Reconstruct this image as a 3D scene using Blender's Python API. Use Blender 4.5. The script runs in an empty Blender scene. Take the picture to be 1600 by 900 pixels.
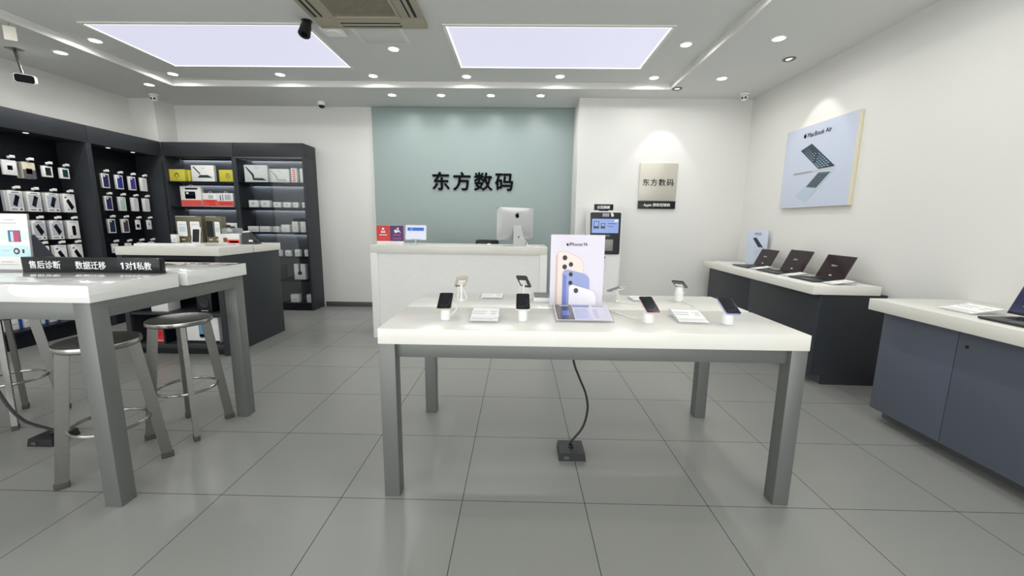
import bpy, bmesh, math, random
from mathutils import Matrix, Vector
random.seed(7)
SC = bpy.context.scene
C = SC.collection
PI = math.pi

# ------------------------------------------------------------------ camera, world, exposure
F_PX = 631.38
cam_d = bpy.data.cameras.new('camera'); cam = bpy.data.objects.new('camera', cam_d); C.objects.link(cam)
cam_d.sensor_width = 36.0; cam_d.lens = 36.0 * F_PX / 1600.0; cam_d.clip_start = 0.05; cam_d.clip_end = 60
_p, _y, _r = 0.1609037, -0.0154742, 0.0125163
_F = Vector((math.sin(_y)*math.cos(_p), math.cos(_y)*math.cos(_p), -math.sin(_p)))
_R = Vector((math.cos(_y), -math.sin(_y), 0)); _U = _R.cross(_F)
_R2 = _R*math.cos(_r) + _U*math.sin(_r); _U2 = -_R*math.sin(_r) + _U*math.cos(_r)
_m = Matrix.Identity(4)
for _i, _v in enumerate((_R2, _U2, -_F)):
    for _k in range(3): _m[_k][_i] = _v[_k]
_m.translation = Vector((0.85895, -1.7925, 1.3544))
cam.matrix_world = _m
SC.camera = cam

SC.view_settings.view_transform = 'Standard'
SC.view_settings.look = 'None'
SC.view_settings.gamma = 1.0
SC.view_settings.exposure = 0.0
SC.view_settings.use_curve_mapping = False
WORLD_STRENGTH = 5.2
DOWNLIGHT_W = 4.2
world = bpy.data.worlds.new('daylight'); SC.world = world; world.use_nodes = True
wn = world.node_tree; wn.nodes.clear()
_o = wn.nodes.new('ShaderNodeOutputWorld'); _b = wn.nodes.new('ShaderNodeBackground')
_g = wn.nodes.new('ShaderNodeTexGradient'); _tc = wn.nodes.new('ShaderNodeTexCoord'); _mp = wn.nodes.new('ShaderNodeMapping')
_cr = wn.nodes.new('ShaderNodeValToRGB')
_mp.inputs['Rotation'].default_value = (0, PI/2, 0)
_cr.color_ramp.elements[0].color = (0.55, 0.57, 0.58, 1); _cr.color_ramp.elements[1].color = (1.0, 0.99, 0.97, 1)
wn.links.new(_tc.outputs['Generated'], _mp.inputs[0]); wn.links.new(_mp.outputs[0], _g.inputs[0])
wn.links.new(_g.outputs['Fac'], _cr.inputs[0]); wn.links.new(_cr.outputs[0], _b.inputs[0])
_b.inputs[1].default_value = WORLD_STRENGTH
wn.links.new(_b.outputs[0], _o.inputs[0])
# portal on the storefront opening (sampling aid of the window daylight only)
_l = bpy.data.lights.new('storefront_daylight', 'AREA'); _l.shape = 'RECTANGLE'; _l.size = 8.4; _l.size_y = 2.6
_l.cycles.is_portal = True
_lo = bpy.data.objects.new('storefront_daylight', _l); C.objects.link(_lo)
_lo.location = (-0.35, -3.98, 1.4); _lo.rotation_euler = (PI/2, 0, 0)

# ------------------------------------------------------------------ materials
MATS = {}
def mat(name, col, rough=0.5, metal=0.0, emit=None, es=1.0, var=0.04, scale=30.0, bump=0.0, coat=0.0, alpha=1.0, spec=0.5):
    if name in MATS: return MATS[name]
    m = bpy.data.materials.new(name); m.use_nodes = True
    nt = m.node_tree; b = nt.nodes['Principled BSDF']
    tc = nt.nodes.new('ShaderNodeTexCoord'); nz = nt.nodes.new('ShaderNodeTexNoise'); nz.inputs['Scale'].default_value = scale
    nz.inputs['Detail'].default_value = 3
    mx = nt.nodes.new('ShaderNodeMix'); mx.data_type = 'RGBA'
    nt.links.new(tc.outputs['Object'], nz.inputs['Vector']); nt.links.new(nz.outputs['Fac'], mx.inputs[0])
    mx.inputs[6].default_value = tuple(c*(1-var) for c in col) + (1,)
    mx.inputs[7].default_value = tuple(min(1, c*(1+var)) for c in col) + (1,)
    nt.links.new(mx.outputs[2], b.inputs['Base Color'])
    b.inputs['Roughness'].default_value = rough; b.inputs['Metallic'].default_value = metal
    b.inputs['Specular IOR Level'].default_value = spec
    b.inputs['Coat Weight'].default_value = coat; b.inputs['Coat Roughness'].default_value = 0.05
    if emit:
        b.inputs['Emission Color'].default_value = tuple(emit) + (1,); b.inputs['Emission Strength'].default_value = es
    if bump:
        bp = nt.nodes.new('ShaderNodeBump'); bp.inputs['Strength'].default_value = bump; bp.inputs['Distance'].default_value = 0.002
        nt.links.new(nz.outputs['Fac'], bp.inputs['Height']); nt.links.new(bp.outputs[0], b.inputs['Normal'])
    if alpha < 1: b.inputs['Alpha'].default_value = alpha
    MATS[name] = m; return m

def s(r, g, b):   # sRGB 0-255 -> linear
    f = lambda c: (c/255/12.92) if c/255 <= 0.04045 else ((c/255+0.055)/1.055)**2.4
    return (f(r), f(g), f(b))

def glass_mat(name, tint=(0.95, 0.97, 0.97), refl=0.5, rough=0.0, trans=1.0):
    m = bpy.data.materials.new(name); m.use_nodes = True; nt = m.node_tree; nt.nodes.clear()
    o = nt.nodes.new('ShaderNodeOutputMaterial'); mix = nt.nodes.new('ShaderNodeMixShader')
    t = nt.nodes.new('ShaderNodeBsdfTransparent'); g = nt.nodes.new('ShaderNodeBsdfGlossy'); f = nt.nodes.new('ShaderNodeLayerWeight'); pw = nt.nodes.new('ShaderNodeMath'); pw.operation = 'POWER'; pw.inputs[1].default_value = 4.0
    nz = nt.nodes.new('ShaderNodeTexNoise'); nz.inputs['Scale'].default_value = 4
    f.inputs[0].default_value = 0.5; nt.links.new(f.outputs['Facing'], pw.inputs[0]); t.inputs[0].default_value = tuple(tint) + (1,)
    g.inputs['Roughness'].default_value = rough
    ml = nt.nodes.new('ShaderNodeMath'); ml.operation = 'MULTIPLY_ADD'; ml.inputs[1].default_value = refl; ml.inputs[2].default_value = 0.045*refl
    nt.links.new(pw.outputs[0], ml.inputs[0]); nt.links.new(ml.outputs[0], mix.inputs[0])
    nt.links.new(t.outputs[0], mix.inputs[1]); nt.links.new(g.outputs[0], mix.inputs[2]); nt.links.new(mix.outputs[0], o.inputs[0])
    MATS[name] = m; return m

M_WALL = mat('wall_paint', s(223, 222, 217), 0.75, var=0.01, scale=60, bump=0.08)
M_CEIL = mat('ceiling_paint', s(216, 217, 214), 0.85, var=0.015, scale=20)
M_MOULD = mat('moulding_paint', s(230, 230, 224), 0.6, var=0.01)
M_GREEN = mat('green_glass_panel', s(150, 164, 161), 0.36, var=0.03, scale=2.0)
M_SKIRT = mat('dark_skirting', s(84, 86, 86), 0.5)
M_STONE = mat('white_quartz', s(229, 227, 218), 0.22, var=0.015, scale=120)
M_STONEG = mat('polished_white_top', s(226, 226, 222), 0.12, var=0.01, coat=1.0)
M_STONEG.node_tree.nodes['Principled BSDF'].inputs['Coat IOR'].default_value = 1.9; M_STONEG.node_tree.nodes['Principled BSDF'].inputs['Coat Roughness'].default_value = 0.015
M_FRAME = mat('grey_powder_metal', s(112, 114, 111), 0.40, metal=0.35, var=0.03, scale=200)
M_DARK = mat('charcoal_laminate', s(52, 55, 59), 0.42, var=0.03, scale=100, spec=0.3)
M_DARKB = mat('blue_grey_laminate', s(84, 90, 103), 0.45, var=0.03, scale=100)
M_NAVY = mat('inner_dark_laminate', s(18, 21, 28), 0.35, var=0.05, scale=80, spec=0.25)
M_INNER = mat('shelf_back_grey', s(86, 90, 97), 0.35, var=0.05, scale=8)
M_BLACK = mat('black_plastic', s(22, 23, 26), 0.35)
M_SIGNK = mat('black_acrylic', s(26, 28, 30), 0.2, spec=0.3)
M_SCREEN = mat('black_screen', s(12, 14, 22), 0.08, var=0.3, scale=12)
M_WHITE = mat('white_plastic', s(240, 240, 238), 0.3)
M_CARD = mat('white_card', s(243, 242, 238), 0.55)
M_PACK = mat('pack_print_grey', s(190, 194, 202), 0.5)
M_STEEL = mat('brushed_steel', s(122, 121, 117), 0.33, metal=0.9, var=0.12, scale=60)
M_SEAT = mat('stool_seat_metal', s(92, 92, 90), 0.28, metal=0.75, var=0.15, scale=9)
M_RIM = mat('polished_rim_steel', s(176, 175, 170), 0.25, metal=0.95, var=0.1, scale=40)
M_RUBBER = mat('dark_rubber', s(70, 66, 60), 0.8)
M_RUBK = mat('matte_black', s(14, 14, 15), 0.8, spec=.2)
M_CABLE = mat('black_cable', s(25, 25, 27), 0.45)
M_CABLEW = mat('white_cable', s(235, 235, 228), 0.4)
M_TEXTW = mat('white_lettering', s(245, 245, 245), 0.5, emit=(1, 1, 1), es=0.0)
M_TEXTK = mat('black_lettering', s(8, 9, 12), 0.7, spec=0.1)
M_ALU = mat('aluminium_shell', s(205, 206, 206), 0.35, metal=0.4, var=0.02)
M_LPANEL = mat('light_panel_diffuser', s(70, 70, 80), 0.5, emit=(0.76, 0.77, 0.92), es=0.90, var=0.01)
M_LEDGE = mat('light_panel_edge', s(240, 240, 250), 0.5, emit=(1, 1, 1), es=1.2)
M_LAMP = mat('downlight_lens', s(255, 255, 250), 0.4, emit=(1.0, 0.98, 0.94), es=14.0)
M_LAMPDIM = mat('spotlight_lens', s(255, 255, 250), 0.4, emit=(1.0, 0.98, 0.94), es=1.2)
M_LED = mat('shelf_led_strip', s(255, 255, 255), 0.4, emit=(0.92, 0.95, 1.0), es=22.0)
M_ACBODY = mat('aged_cream_plastic', s(166, 159, 139), 0.5, var=0.08, scale=12)
M_ACDARK = mat('air_slot_dark', s(30, 30, 28), 0.8)
M_RED = mat('red_print', s(222, 60, 58), 0.45)
M_CORAL = mat('coral_print', s(240, 92, 84), 0.5)
M_PURP = mat('purple_print', s(92, 48, 108), 0.45)
M_YELLOW = mat('yellow_print', s(212, 202, 74), 0.5)
M_OLIVE = mat('bronze_box', s(118, 111, 88), 0.35, metal=0.2)
M_BLUE = mat('blue_print', s(36, 76, 150), 0.45)
M_SKY = mat('pale_blue_print', s(196, 216, 232), 0.5)
M_GLASS = glass_mat('door_glass', (0.975, 0.985, 0.985), 1.0)
M_ACRYL = glass_mat('clear_acrylic', (0.99, 0.995, 1.0), 0.8)
_nt = M_ACRYL.node_tree; _out = [n for n in _nt.nodes if n.type == 'OUTPUT_MATERIAL'][0]; _src = _out.inputs[0].links[0].from_socket
_df = _nt.nodes.new('ShaderNodeBsdfDiffuse'); _df.inputs[0].default_value = (.85, .86, .88, 1); _mm = _nt.nodes.new('ShaderNodeMixShader'); _mm.inputs[0].default_value = .22
_nt.links.new(_src, _mm.inputs[1]); _nt.links.new(_df.outputs[0], _mm.inputs[2]); _nt.links.new(_mm.outputs[0], _out.inputs[0])
M_PLATE = mat('champagne_plate', s(196, 192, 180), 0.35, metal=0.3, var=0.03, scale=90)
M_CREAMEDGE = mat('poster_cream_edge', s(222, 214, 186), 0.6)

def floor_material():
    m = bpy.data.materials.new('floor_tile'); m.use_nodes = True; nt = m.node_tree; b = nt.nodes['Principled BSDF']
    N = nt.nodes.new; L = nt.links.new
    tc = N('ShaderNodeTexCoord'); sp = N('ShaderNodeSeparateXYZ'); L(tc.outputs['Object'], sp.inputs[0])
    def math_(op, a, b_=None, c=None):
        n = N('ShaderNodeMath'); n.operation = op
        for i, v in enumerate((a, b_, c)):
            if v is None: continue
            if isinstance(v, (int, float)): n.inputs[i].default_value = v
            else: L(v, n.inputs[i])
        return n.outputs[0]
    ln = []; cells = []
    for ax in (0, 1):
        u = math_('DIVIDE', sp.outputs[ax], 0.6)
        r = math_('ROUND', u); d = math_('ABSOLUTE', math_('SUBTRACT', u, r))
        ln.append(math_('LESS_THAN', d, 0.0031)); cells.append(math_('FLOOR', u))
    joint = math_('MAXIMUM', ln[0], ln[1])
    cv = N('ShaderNodeCombineXYZ'); L(cells[0], cv.inputs[0]); L(cells[1], cv.inputs[1])
    wn_ = N('ShaderNodeTexWhiteNoise'); wn_.noise_dimensions = '3D'; L(cv.outputs[0], wn_.inputs['Vector'])
    nz = N('ShaderNodeTexNoise'); nz.inputs['Scale'].default_value = 130; nz.inputs['Detail'].default_value = 5; L(tc.outputs['Object'], nz.inputs['Vector'])
    nz2 = N('ShaderNodeTexNoise'); nz2.inputs['Scale'].default_value = 1.5; nz2.inputs['Detail'].default_value = 1; L(tc.outputs['Object'], nz2.inputs['Vector'])
    v = math_('MULTIPLY_ADD', wn_.outputs['Value'], 0.05, 0.97)
    v = math_('MULTIPLY', v, math_('MULTIPLY_ADD', nz.outputs['Fac'], 0.12, 0.94))
    v = math_('MULTIPLY', v, math_('MULTIPLY_ADD', nz2.outputs['Fac'], 0.05, 0.975))
    col = N('ShaderNodeMix'); col.data_type = 'RGBA'; col.blend_type = 'MULTIPLY'; col.inputs[0].default_value = 1
    col.inputs[6].default_value = s(140, 141, 136) + (1,)
    cc = N('ShaderNodeCombineColor'); L(v, cc.inputs[0]); L(v, cc.inputs[1]); L(v, cc.inputs[2]); L(cc.outputs[0], col.inputs[7])
    jm = N('ShaderNodeMix'); jm.data_type = 'RGBA'; L(joint, jm.inputs[0]); L(col.outputs[2], jm.inputs[6]); jm.inputs[7].default_value = s(52, 54, 52) + (1,)
    L(jm.outputs[2], b.inputs['Base Color'])
    rr = math_('MULTIPLY_ADD', nz2.outputs['Fac'], 0.06, 0.26); L(math_('MAXIMUM', rr, math_('MULTIPLY', joint, 0.8)), b.inputs['Roughness'])
    bp = N('ShaderNodeBump'); bp.inputs['Strength'].default_value = 0.15; bp.inputs['Distance'].default_value = 0.001
    L(math_('MULTIPLY', joint, -1.0), bp.inputs['Height']); L(bp.outputs[0], b.inputs['Normal'])
    return m
M_FLOOR = floor_material()

# ------------------------------------------------------------------ mesh helpers
class MB:
    def __init__(self): self.bm = bmesh.new(); self.mats = []
    def mi(self, m):
        if m not in self.mats: self.mats.append(m)
        return self.mats.index(m)
    def _fin(self, verts, m, M):
        i = self.mi(m)
        fs = {f for v in verts for f in v.link_faces}
        for f in fs: f.material_index = i
        if M is not None: bmesh.ops.transform(self.bm, matrix=M, verts=verts)
    def box(self, x0, x1, y0, y1, z0, z1, m, bev=0.0, M=None, seg=2):
        r = bmesh.ops.create_cube(self.bm, size=1); v = r['verts']
        bmesh.ops.transform(self.bm, verts=v, matrix=Matrix.Translation(((x0+x1)/2, (y0+y1)/2, (z0+z1)/2)) @ Matrix.Diagonal((x1-x0, y1-y0, z1-z0, 1)))
        if bev > 0:
            e = list({e for q in v for e in q.link_edges})
            r2 = bmesh.ops.bevel(self.bm, geom=e, offset=bev, segments=seg, affect='EDGES', profile=0.5)
            v = list({q for f in r2['faces'] for q in f.verts} | {q for q in v if q.is_valid})
        self._fin(v, m, M); return self
    def cyl(self, c, r, h, m, r2=None, seg=32, M=None):
        R = bmesh.ops.create_cone(self.bm, cap_ends=True, segments=seg, radius1=r, radius2=r if r2 is None else r2, depth=h)
        v = R['verts']; bmesh.ops.translate(self.bm, verts=v, vec=(c[0], c[1], c[2] + h/2)); self._fin(v, m, M); return self
    def ball(self, c, r, m, M=None, sc=(1, 1, 1)):
        R = bmesh.ops.create_uvsphere(self.bm, u_segments=24, v_segments=14, radius=r); v = R['verts']
        bmesh.ops.transform(self.bm, verts=v, matrix=Matrix.Translation(c) @ Matrix.Diagonal((*sc, 1))); self._fin(v, m, M); return self
    def lathe(self, prof, m, seg=40, M=None, c=(0, 0)):
        vs = []
        for r, z in prof:
            vs.append([self.bm.verts.new((c[0]+r*math.cos(2*PI*k/seg), c[1]+r*math.sin(2*PI*k/seg), z)) for k in range(seg)])
        for a, b in zip(vs[:-1], vs[1:]):
            for k in range(seg): self.bm.faces.new((a[k], a[(k+1) % seg], b[(k+1) % seg], b[k]))
        self.bm.faces.new(vs[0][::-1]); self.bm.faces.new(vs[-1])
        self._fin([v for l in vs for v in l], m, M); return self
    def prism(self, pts, y0, y1, m, M=None):     # pts (x,z) polygon extruded along y
        a = [self.bm.verts.new((p[0], y0, p[1])) for p in pts]; b = [self.bm.verts.new((p[0], y1, p[1])) for p in pts]
        n = len(pts); self.bm.faces.new(a); self.bm.faces.new(b[::-1])
        for k in range(n): self.bm.faces.new((a[k], b[k], b[(k+1) % n], a[(k+1) % n]))
        self._fin(a+b, m, M); return self
    def hexa(self, lo, hi, m, M=None):           # 4 bottom points, 4 top points
        a = [self.bm.verts.new(p) for p in lo]; b = [self.bm.verts.new(p) for p in hi]
        self.bm.faces.new(a[::-1]); self.bm.faces.new(b)
        for k in range(4): self.bm.faces.new((a[k], a[(k+1) % 4], b[(k+1) % 4], b[k]))
        self._fin(a+b, m, M); return self
    def tube(self, pts, r, m, seg=10, smooth=True, M=None, closed=False, flat=1.0):
        P = [Vector(p) for p in pts]
        if smooth:
            Q = []; n = len(P)
            rng = range(n) if closed else range(n-1)
            for i in rng:
                p0 = P[(i-1) % n] if (closed or i > 0) else P[i]; p1 = P[i]; p2 = P[(i+1) % n]
                p3 = P[(i+2) % n] if (closed or i+2 < n) else P[(i+1) % n]
                for k in range(6):
                    t = k/6
                    Q.append(0.5*((2*p1) + (-p0+p2)*t + (2*p0-5*p1+4*p2-p3)*t*t + (-p0+3*p1-3*p2+p3)*t**3))
            if not closed: Q.append(P[-1])
            P = Q
        n = len(P); rings = []; a0 = None
        for i in range(n):
            d = (P[(i+1) % n] - P[i-1]) if (closed or 0 < i < n-1) else (P[1]-P[0] if i == 0 else P[-1]-P[-2])
            d.normalize()
            if a0 is None:
                a0 = d.cross(Vector((0, 0, 1)))
                if a0.length < 1e-3: a0 = d.cross(Vector((1, 0, 0)))
            a = a0 - d*a0.dot(d)
            if a.length < 1e-4: a = d.orthogonal()
            a.normalize(); a0 = a; b = a.cross(d).normalized()
            rings.append([self.bm.verts.new(P[i] + a*r*math.cos(2*PI*k/seg) + b*r*flat*math.sin(2*PI*k/seg)) for k in range(seg)])
        for i in range(n if closed else n-1):
            A = rings[i]; B = rings[(i+1) % n]
            for k in range(seg): self.bm.faces.new((A[k], A[(k+1) % seg], B[(k+1) % seg], B[k]))
        if not closed: self.bm.faces.new(rings[0][::-1]); self.bm.faces.new(rings[-1])
        self._fin([v for l in rings for v in l], m, M); return self
    def build(self, name, parent=None, smooth=True, loc=None, rot=None):
        bmesh.ops.recalc_face_normals(self.bm, faces=self.bm.faces[:])
        me = bpy.data.meshes.new(name); self.bm.to_mesh(me); self.bm.free()
        for m in self.mats: me.materials.append(m)
        if smooth:
            for p in me.polygons: p.use_smooth = True
            me.set_sharp_from_angle(angle=math.radians(32))
        o = bpy.data.objects.new(name, me); C.objects.link(o)
        if parent: o.parent = parent
        if loc is not None: o.location = loc
        if rot is not None: o.rotation_euler = rot
        return o

def B(x0, x1, y0, y1, z0, z1, m, bev=0.0): return MB().box(x0, x1, y0, y1, z0, z1, m, bev)
def tag(o, label, cat, group=None, kind=None):
    if label: o['label'] = label
    if cat: o['category'] = cat
    if group: o['group'] = group
    if kind: o['kind'] = kind
    return o
def thing(name, label, cat, loc=(0, 0, 0), rz=0.0, group=None, rot=None):
    o = bpy.data.objects.new(name, None); C.objects.link(o); o.empty_display_size = 0.1
    o.location = loc; o.rotation_euler = rot if rot else (0, 0, rz)
    return tag(o, label, cat, group)
def struct(name, mb): o = mb.build(name); o['kind'] = 'structure'; return o
def copy_tree(o, parent=None):
    c = o.copy(); C.objects.link(c)
    if parent: c.parent = parent
    for ch in list(o.children): copy_tree(ch, c)
    return c
def rrect(w, h, r, n=6, cx=0, cz=0):
    pts = []
    for sx, sz, a0 in ((1, 1, 0), (-1, 1, 90), (-1, -1, 180), (1, -1, 270)):
        for k in range(n+1):
            a = math.radians(a0 + 90*k/n); pts.append((cx + sx*(w/2-r) + r*math.cos(a), cz + sz*(h/2-r) + r*math.sin(a)))
    return pts
def circ(cx, cz, r, n=24, sx=1.0): return [(cx + sx*r*math.cos(2*PI*k/n), cz + r*math.sin(2*PI*k/n)) for k in range(n)]

def text(body, w, h, m, parent, loc, rot=(PI/2, 0, 0), depth=0.001, bold=0.0, name='lettering', spacing=1.0):
    cu = bpy.data.curves.new('lettering', 'FONT'); cu.body = body; cu.size = 1.0; cu.extrude = 0.5;  cu.space_character = spacing
    to = bpy.data.objects.new('lettering', cu); C.objects.link(to)
    dg = bpy.context.evaluated_depsgraph_get(); me = bpy.data.meshes.new_from_object(to.evaluated_get(dg))
    bpy.data.objects.remove(to); bpy.data.curves.remove(cu)
    xs = [v.co.x for v in me.vertices]; ys = [v.co.y for v in me.vertices]
    sx = w/(max(xs)-min(xs)); sy = h/(max(ys)-min(ys)) if h else sx
    cx = (max(xs)+min(xs))/2; cy = (max(ys)+min(ys))/2
    for v in me.vertices: v.co = Vector(((v.co.x-cx)*sx, (v.co.y-cy)*sy, v.co.z*depth))
    if bold > 0:
        b = bold*sx*1.2; bm = bmesh.new(); bm.from_mesh(me); src = bm.verts[:] + bm.edges[:] + bm.faces[:]
        base = bm.verts[:]
        for dx, dy in ((b, 0), (0, b), (0, -b)):
            d = bmesh.ops.duplicate(bm, geom=src); bmesh.ops.translate(bm, verts=[v for v in d['geom'] if isinstance(v, bmesh.types.BMVert)], vec=(dx, dy, .12*(1 + (dx > 0) + 2*(dy > 0))*depth))
        for v in base: v.co.x -= b
        bm.to_mesh(me); bm.free()
    me.materials.clear(); me.materials.append(m)
    o = bpy.data.objects.new(name, me); C.objects.link(o)
    o.parent = parent; o.location = loc; o.rotation_euler = rot; return o

APPLE = [(0, -.46), (.12, -.5), (.24, -.46), (.36, -.28), (.44, -.1), (.34, -.02), (.28, .09), (.3, .21), (.39, .29), (.3, .38), (.16, .41), (0, .35),
         (-.14, .41), (-.3, .38), (-.41, .25), (-.45, .05), (-.42, -.15), (-.34, -.34), (-.24, -.46), (-.12, -.5)]
LEAF = [(0, .43), (.01, .54), (.08, .63), (.18, .68), (.17, .57), (.1, .47)]
def apple(mb, cx, cz, h, y0, y1, m):
    k = h/1.18
    for P in (APPLE, LEAF): mb.prism([(cx+x*k, cz+(z-.09)*k) for x, z in P], y0, y1, m)

# ------------------------------------------------------------------ room shell
H = 3.012; HC = 3.078; XR = 3.95; XL = -4.66; YF = -4.0
struct('floor', B(-5.2, 4.4, YF-0.3, 5.0, -0.12, 0, M_FLOOR))
cl = MB()
cl.box(XL-.1, XR+.15, YF-.2, 4.75, HC, HC+.08, M_CEIL)                                  # raised centre
cl.box(XL-.1, -3.56, YF-.2, 4.75, H, HC, M_CEIL); cl.box(2.722, XR+.15, YF-.2, 4.75, H, HC, M_CEIL)
cl.box(-3.56, 2.722, 3.605, 4.75, H, HC, M_CEIL); cl.box(-3.56, 2.722, YF-.2, -3.3, H, HC, M_CEIL)
struct('ceiling', cl)
tm = MB()   # cream cove moulding round the raised centre, two stepped beads
for (d, z0, z1) in ((0.012, H-0.004, H+0.018), (0.006, H+0.018, H+0.046), (0.014, H+0.046, HC)):
    tm.box(-3.56, -3.56+d, -3.3, 3.605, z0, z1, M_MOULD); tm.box(2.722-d, 2.722, -3.3, 3.605, z0, z1, M_MOULD)
    tm.box(-3.56, 2.722, 3.605-d, 3.605, z0, z1, M_MOULD); tm.box(-3.56, 2.722, -3.3, -3.3+d, z0, z1, M_MOULD)
struct('trim_1', tm)
struct('wall_left', B(XL-.1, XL, YF, 4.15, 0, H, M_WALL))
struct('wall_left_column', MB().prism([(-4.7, 0), (-4.30, 0), (-4.30, H), (-4.7, H)], 4.14, 4.75, M_WALL))
struct('wall_back_left', B(-4.30, -1.352, 4.488, 4.75, 0, H, M_WALL))
struct('wall_back_green', B(-1.345, 1.645, 4.475, 4.75, 0, H-0.006, M_GREEN))
struct('trim_2', B(-1.352, -1.345, 4.46, 4.75, 0, H, M_MOULD))
struct('wall_back_right', B(1.645, XR, 3.972, 4.75, 0, H, M_WALL))
struct('wall_right', B(XR, XR+.12, YF, 4.75, 0, H, M_WALL))
struct('baseboard_back', B(-2.2, -1.352, 4.474, 4.488, 0, 0.075, M_SKIRT, 0.003))
struct('baseboard_right', B(XR-.012, XR, YF+.1, 3.97, 0, 0.075, M_SKIRT, 0.003))
wf = MB(); wf.box(XL, XR, YF-.1, YF, 2.72, H, M_WALL); wf.box(XL, XL+.1, YF-.1, YF, 0, 2.72, M_WALL); wf.box(XR-.1, XR, YF-.1, YF, 0, 2.72, M_WALL)
struct('wall_front', wf)
fr = MB()
for x in (-4.5, -2.4, -0.35, 1.7, 3.8): fr.box(x-.03, x+.03, YF-.07, YF-.02, 0, 2.72, M_FRAME)
fr.box(-4.5, 3.8, YF-.07, YF-.02, 2.64, 2.72, M_FRAME)
struct('window_1', fr)
ho = MB()   # access hatch in the ceiling beside the air conditioner
ho.box(-0.70, -0.22, 2.10, 2.50, HC-.012, HC, M_MOULD, 0.003); ho.box(-0.66, -0.26, 2.13, 2.46, HC-.015, HC-.004, M_CEIL, 0.002)
tag(ho.build('ceiling_hatch'), 'square white access hatch in the ceiling, beside the cream air conditioner', 'hatch')

# ------------------------------------------------------------------ ceiling fixtures
def light_panel(x0, x1, y0, y1, label):
    t = thing('ceiling_light_panel', label, 'ceiling light', ((x0+x1)/2, (y0+y1)/2, HC), 0, 'large ceiling light panels')
    w = (x1-x0)/2; d = (y1-y0)/2
    f = MB()
    for a, b, c_, e in ((-w-.03, w+.03, -d-.03, -d), (-w-.03, w+.03, d, d+.03), (-w-.03, -w, -d, d), (w, w+.03, -d, d)): f.box(a, b, c_, e, -.012, 0, M_MOULD, .002)
    f.build('frame', t)
    f = MB()
    for a, b, c_, e in ((-w, w, -d, -d+.012), (-w, w, d-.012, d), (-w, -w+.012, -d, d), (w-.012, w, -d, d)): f.box(a, b, c_, e, -.009, -.001, M_LEDGE)
    tag(f.build('glowing_edge', t), 'bright edge strip', None)
    B(-w+.014, w-.014, -d+.014, d-.014, -.006, -.001, M_LPANEL).build('diffuser', t)
    L = bpy.data.lights.new('panel_light', 'AREA'); L.shape = 'RECTANGLE'; L.size = 2*w-.05; L.size_y = 2*d-.05; L.energy = 14; L.color = (0.9, 0.91, 1.0)
    return t
light_panel(-3.09, -1.08, 2.11, 3.10, 'glowing white rectangular ceiling panel on the left, partly behind the black round camera')
light_panel(0.18, 2.185, 2.12, 3.09, 'glowing white rectangular ceiling panel on the right, above the front display table')
for _x0, _x1, _y0, _y1, _t in ((-3.09, -1.08, -1.9, -0.9, 'unseen glowing ceiling panel added as a light source behind the viewpoint, left'), (0.18, 2.185, -1.9, -0.9, 'unseen glowing ceiling panel added as a light source behind the viewpoint, right')):
    light_panel(_x0, _x1, _y0, _y1, _t)  # this pair is out of view, added only to light the room

def make_downlight():
    t = thing('downlight', 'x', 'downlight', (0, 0, 0), 0, 'round recessed downlights')
    MB().lathe([(.046, -.001), (.050, -.006), (.058, -.007), (.062, -.003), (.062, 0), (.046, 0)], M_WHITE, 32).build('trim_ring', t)
    MB().cyl((0, 0, -.004), .047, .003, M_LAMP, seg=32).build('lens', t)
    L = bpy.data.lights.new('downlight_bulb', 'AREA'); L.shape = 'DISK'; L.size = 0.08; L.energy = DOWNLIGHT_W; L.spread = math.radians(172); L.color = (1.0, 0.995, 0.985)
    lo = bpy.data.objects.new('bulb', L); C.objects.link(lo); lo.parent = t; lo.location = (0, 0, -.008)
    return t
DL = [  # x, y, height, label
 (-3.852, 2.589, H, 'bright round downlight on the lower left ceiling border, nearest the black bullet camera'),
 (-3.825, 3.559, H, 'bright round downlight on the lower left ceiling border, right above the white turret camera'),
 (-0.858, 3.905, H, 'first downlight from the left in the row above the green wall'),
 (-0.204, 3.900, H, 'second downlight from the left in the row above the green wall'),
 (0.459, 3.894, H, 'third downlight from the left in the row above the green wall'),
 (1.119, 3.885, H, 'last downlight on the right in the row above the green wall'),
 (3.156, 3.201, H, 'bright round downlight on the right ceiling border, the farther one'),
 (3.162, 2.182, H, 'bright round downlight on the right ceiling border, the nearer one, above the laptop poster'),
 (-3.356, 2.469, HC, 'bright downlight left of the near end of the left light panel'),
 (-3.356, 3.374, HC, 'downlight at the far left corner of the raised ceiling, leftmost of its row'),
 (-2.042, 3.370, HC, 'downlight behind the middle of the left light panel'),
 (-0.926, 3.391, HC, 'downlight behind the right corner of the left light panel'),
 (0.202, 3.391, HC, 'downlight behind the left corner of the right light panel'),
 (1.319, 3.369, HC, 'downlight behind the middle of the right light panel'),
 (2.440, 3.390, HC, 'downlight at the far right corner of the raised ceiling, rightmost of its row'),
 (2.450, 2.479, HC, 'bright downlight right of the near edge of the right light panel'),
 (-0.441, 2.622, HC, 'downlight just behind the ceiling hatch, between the two light panels'),
]
_n = 0
for gx in (-3.356, -0.441, 2.45):
    for gy in (1.45, 0.35, -0.75, -2.2): DL.append((gx, gy, HC, None))  # unlabelled rows are unseen extras, added as light sources
for gx, gy in ((-3.85, 1.5), (-3.85, 0.4), (-3.85, -0.8), (-3.85, -2.2), (3.16, 1.1), (3.16, 0.0), (3.16, -1.1), (3.16, -2.4)): DL.append((gx, gy, H, None))  # likewise unseen border downlights added for more light
_d0 = make_downlight()
for i, (x, y, z, lb) in enumerate(DL):
    t = _d0 if i == 0 else copy_tree(_d0)
    t.location = (x, y, z)
    t['label'] = lb if lb else 'unseen round downlight added overhead as a light source, nearer than the picture edge'
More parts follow.
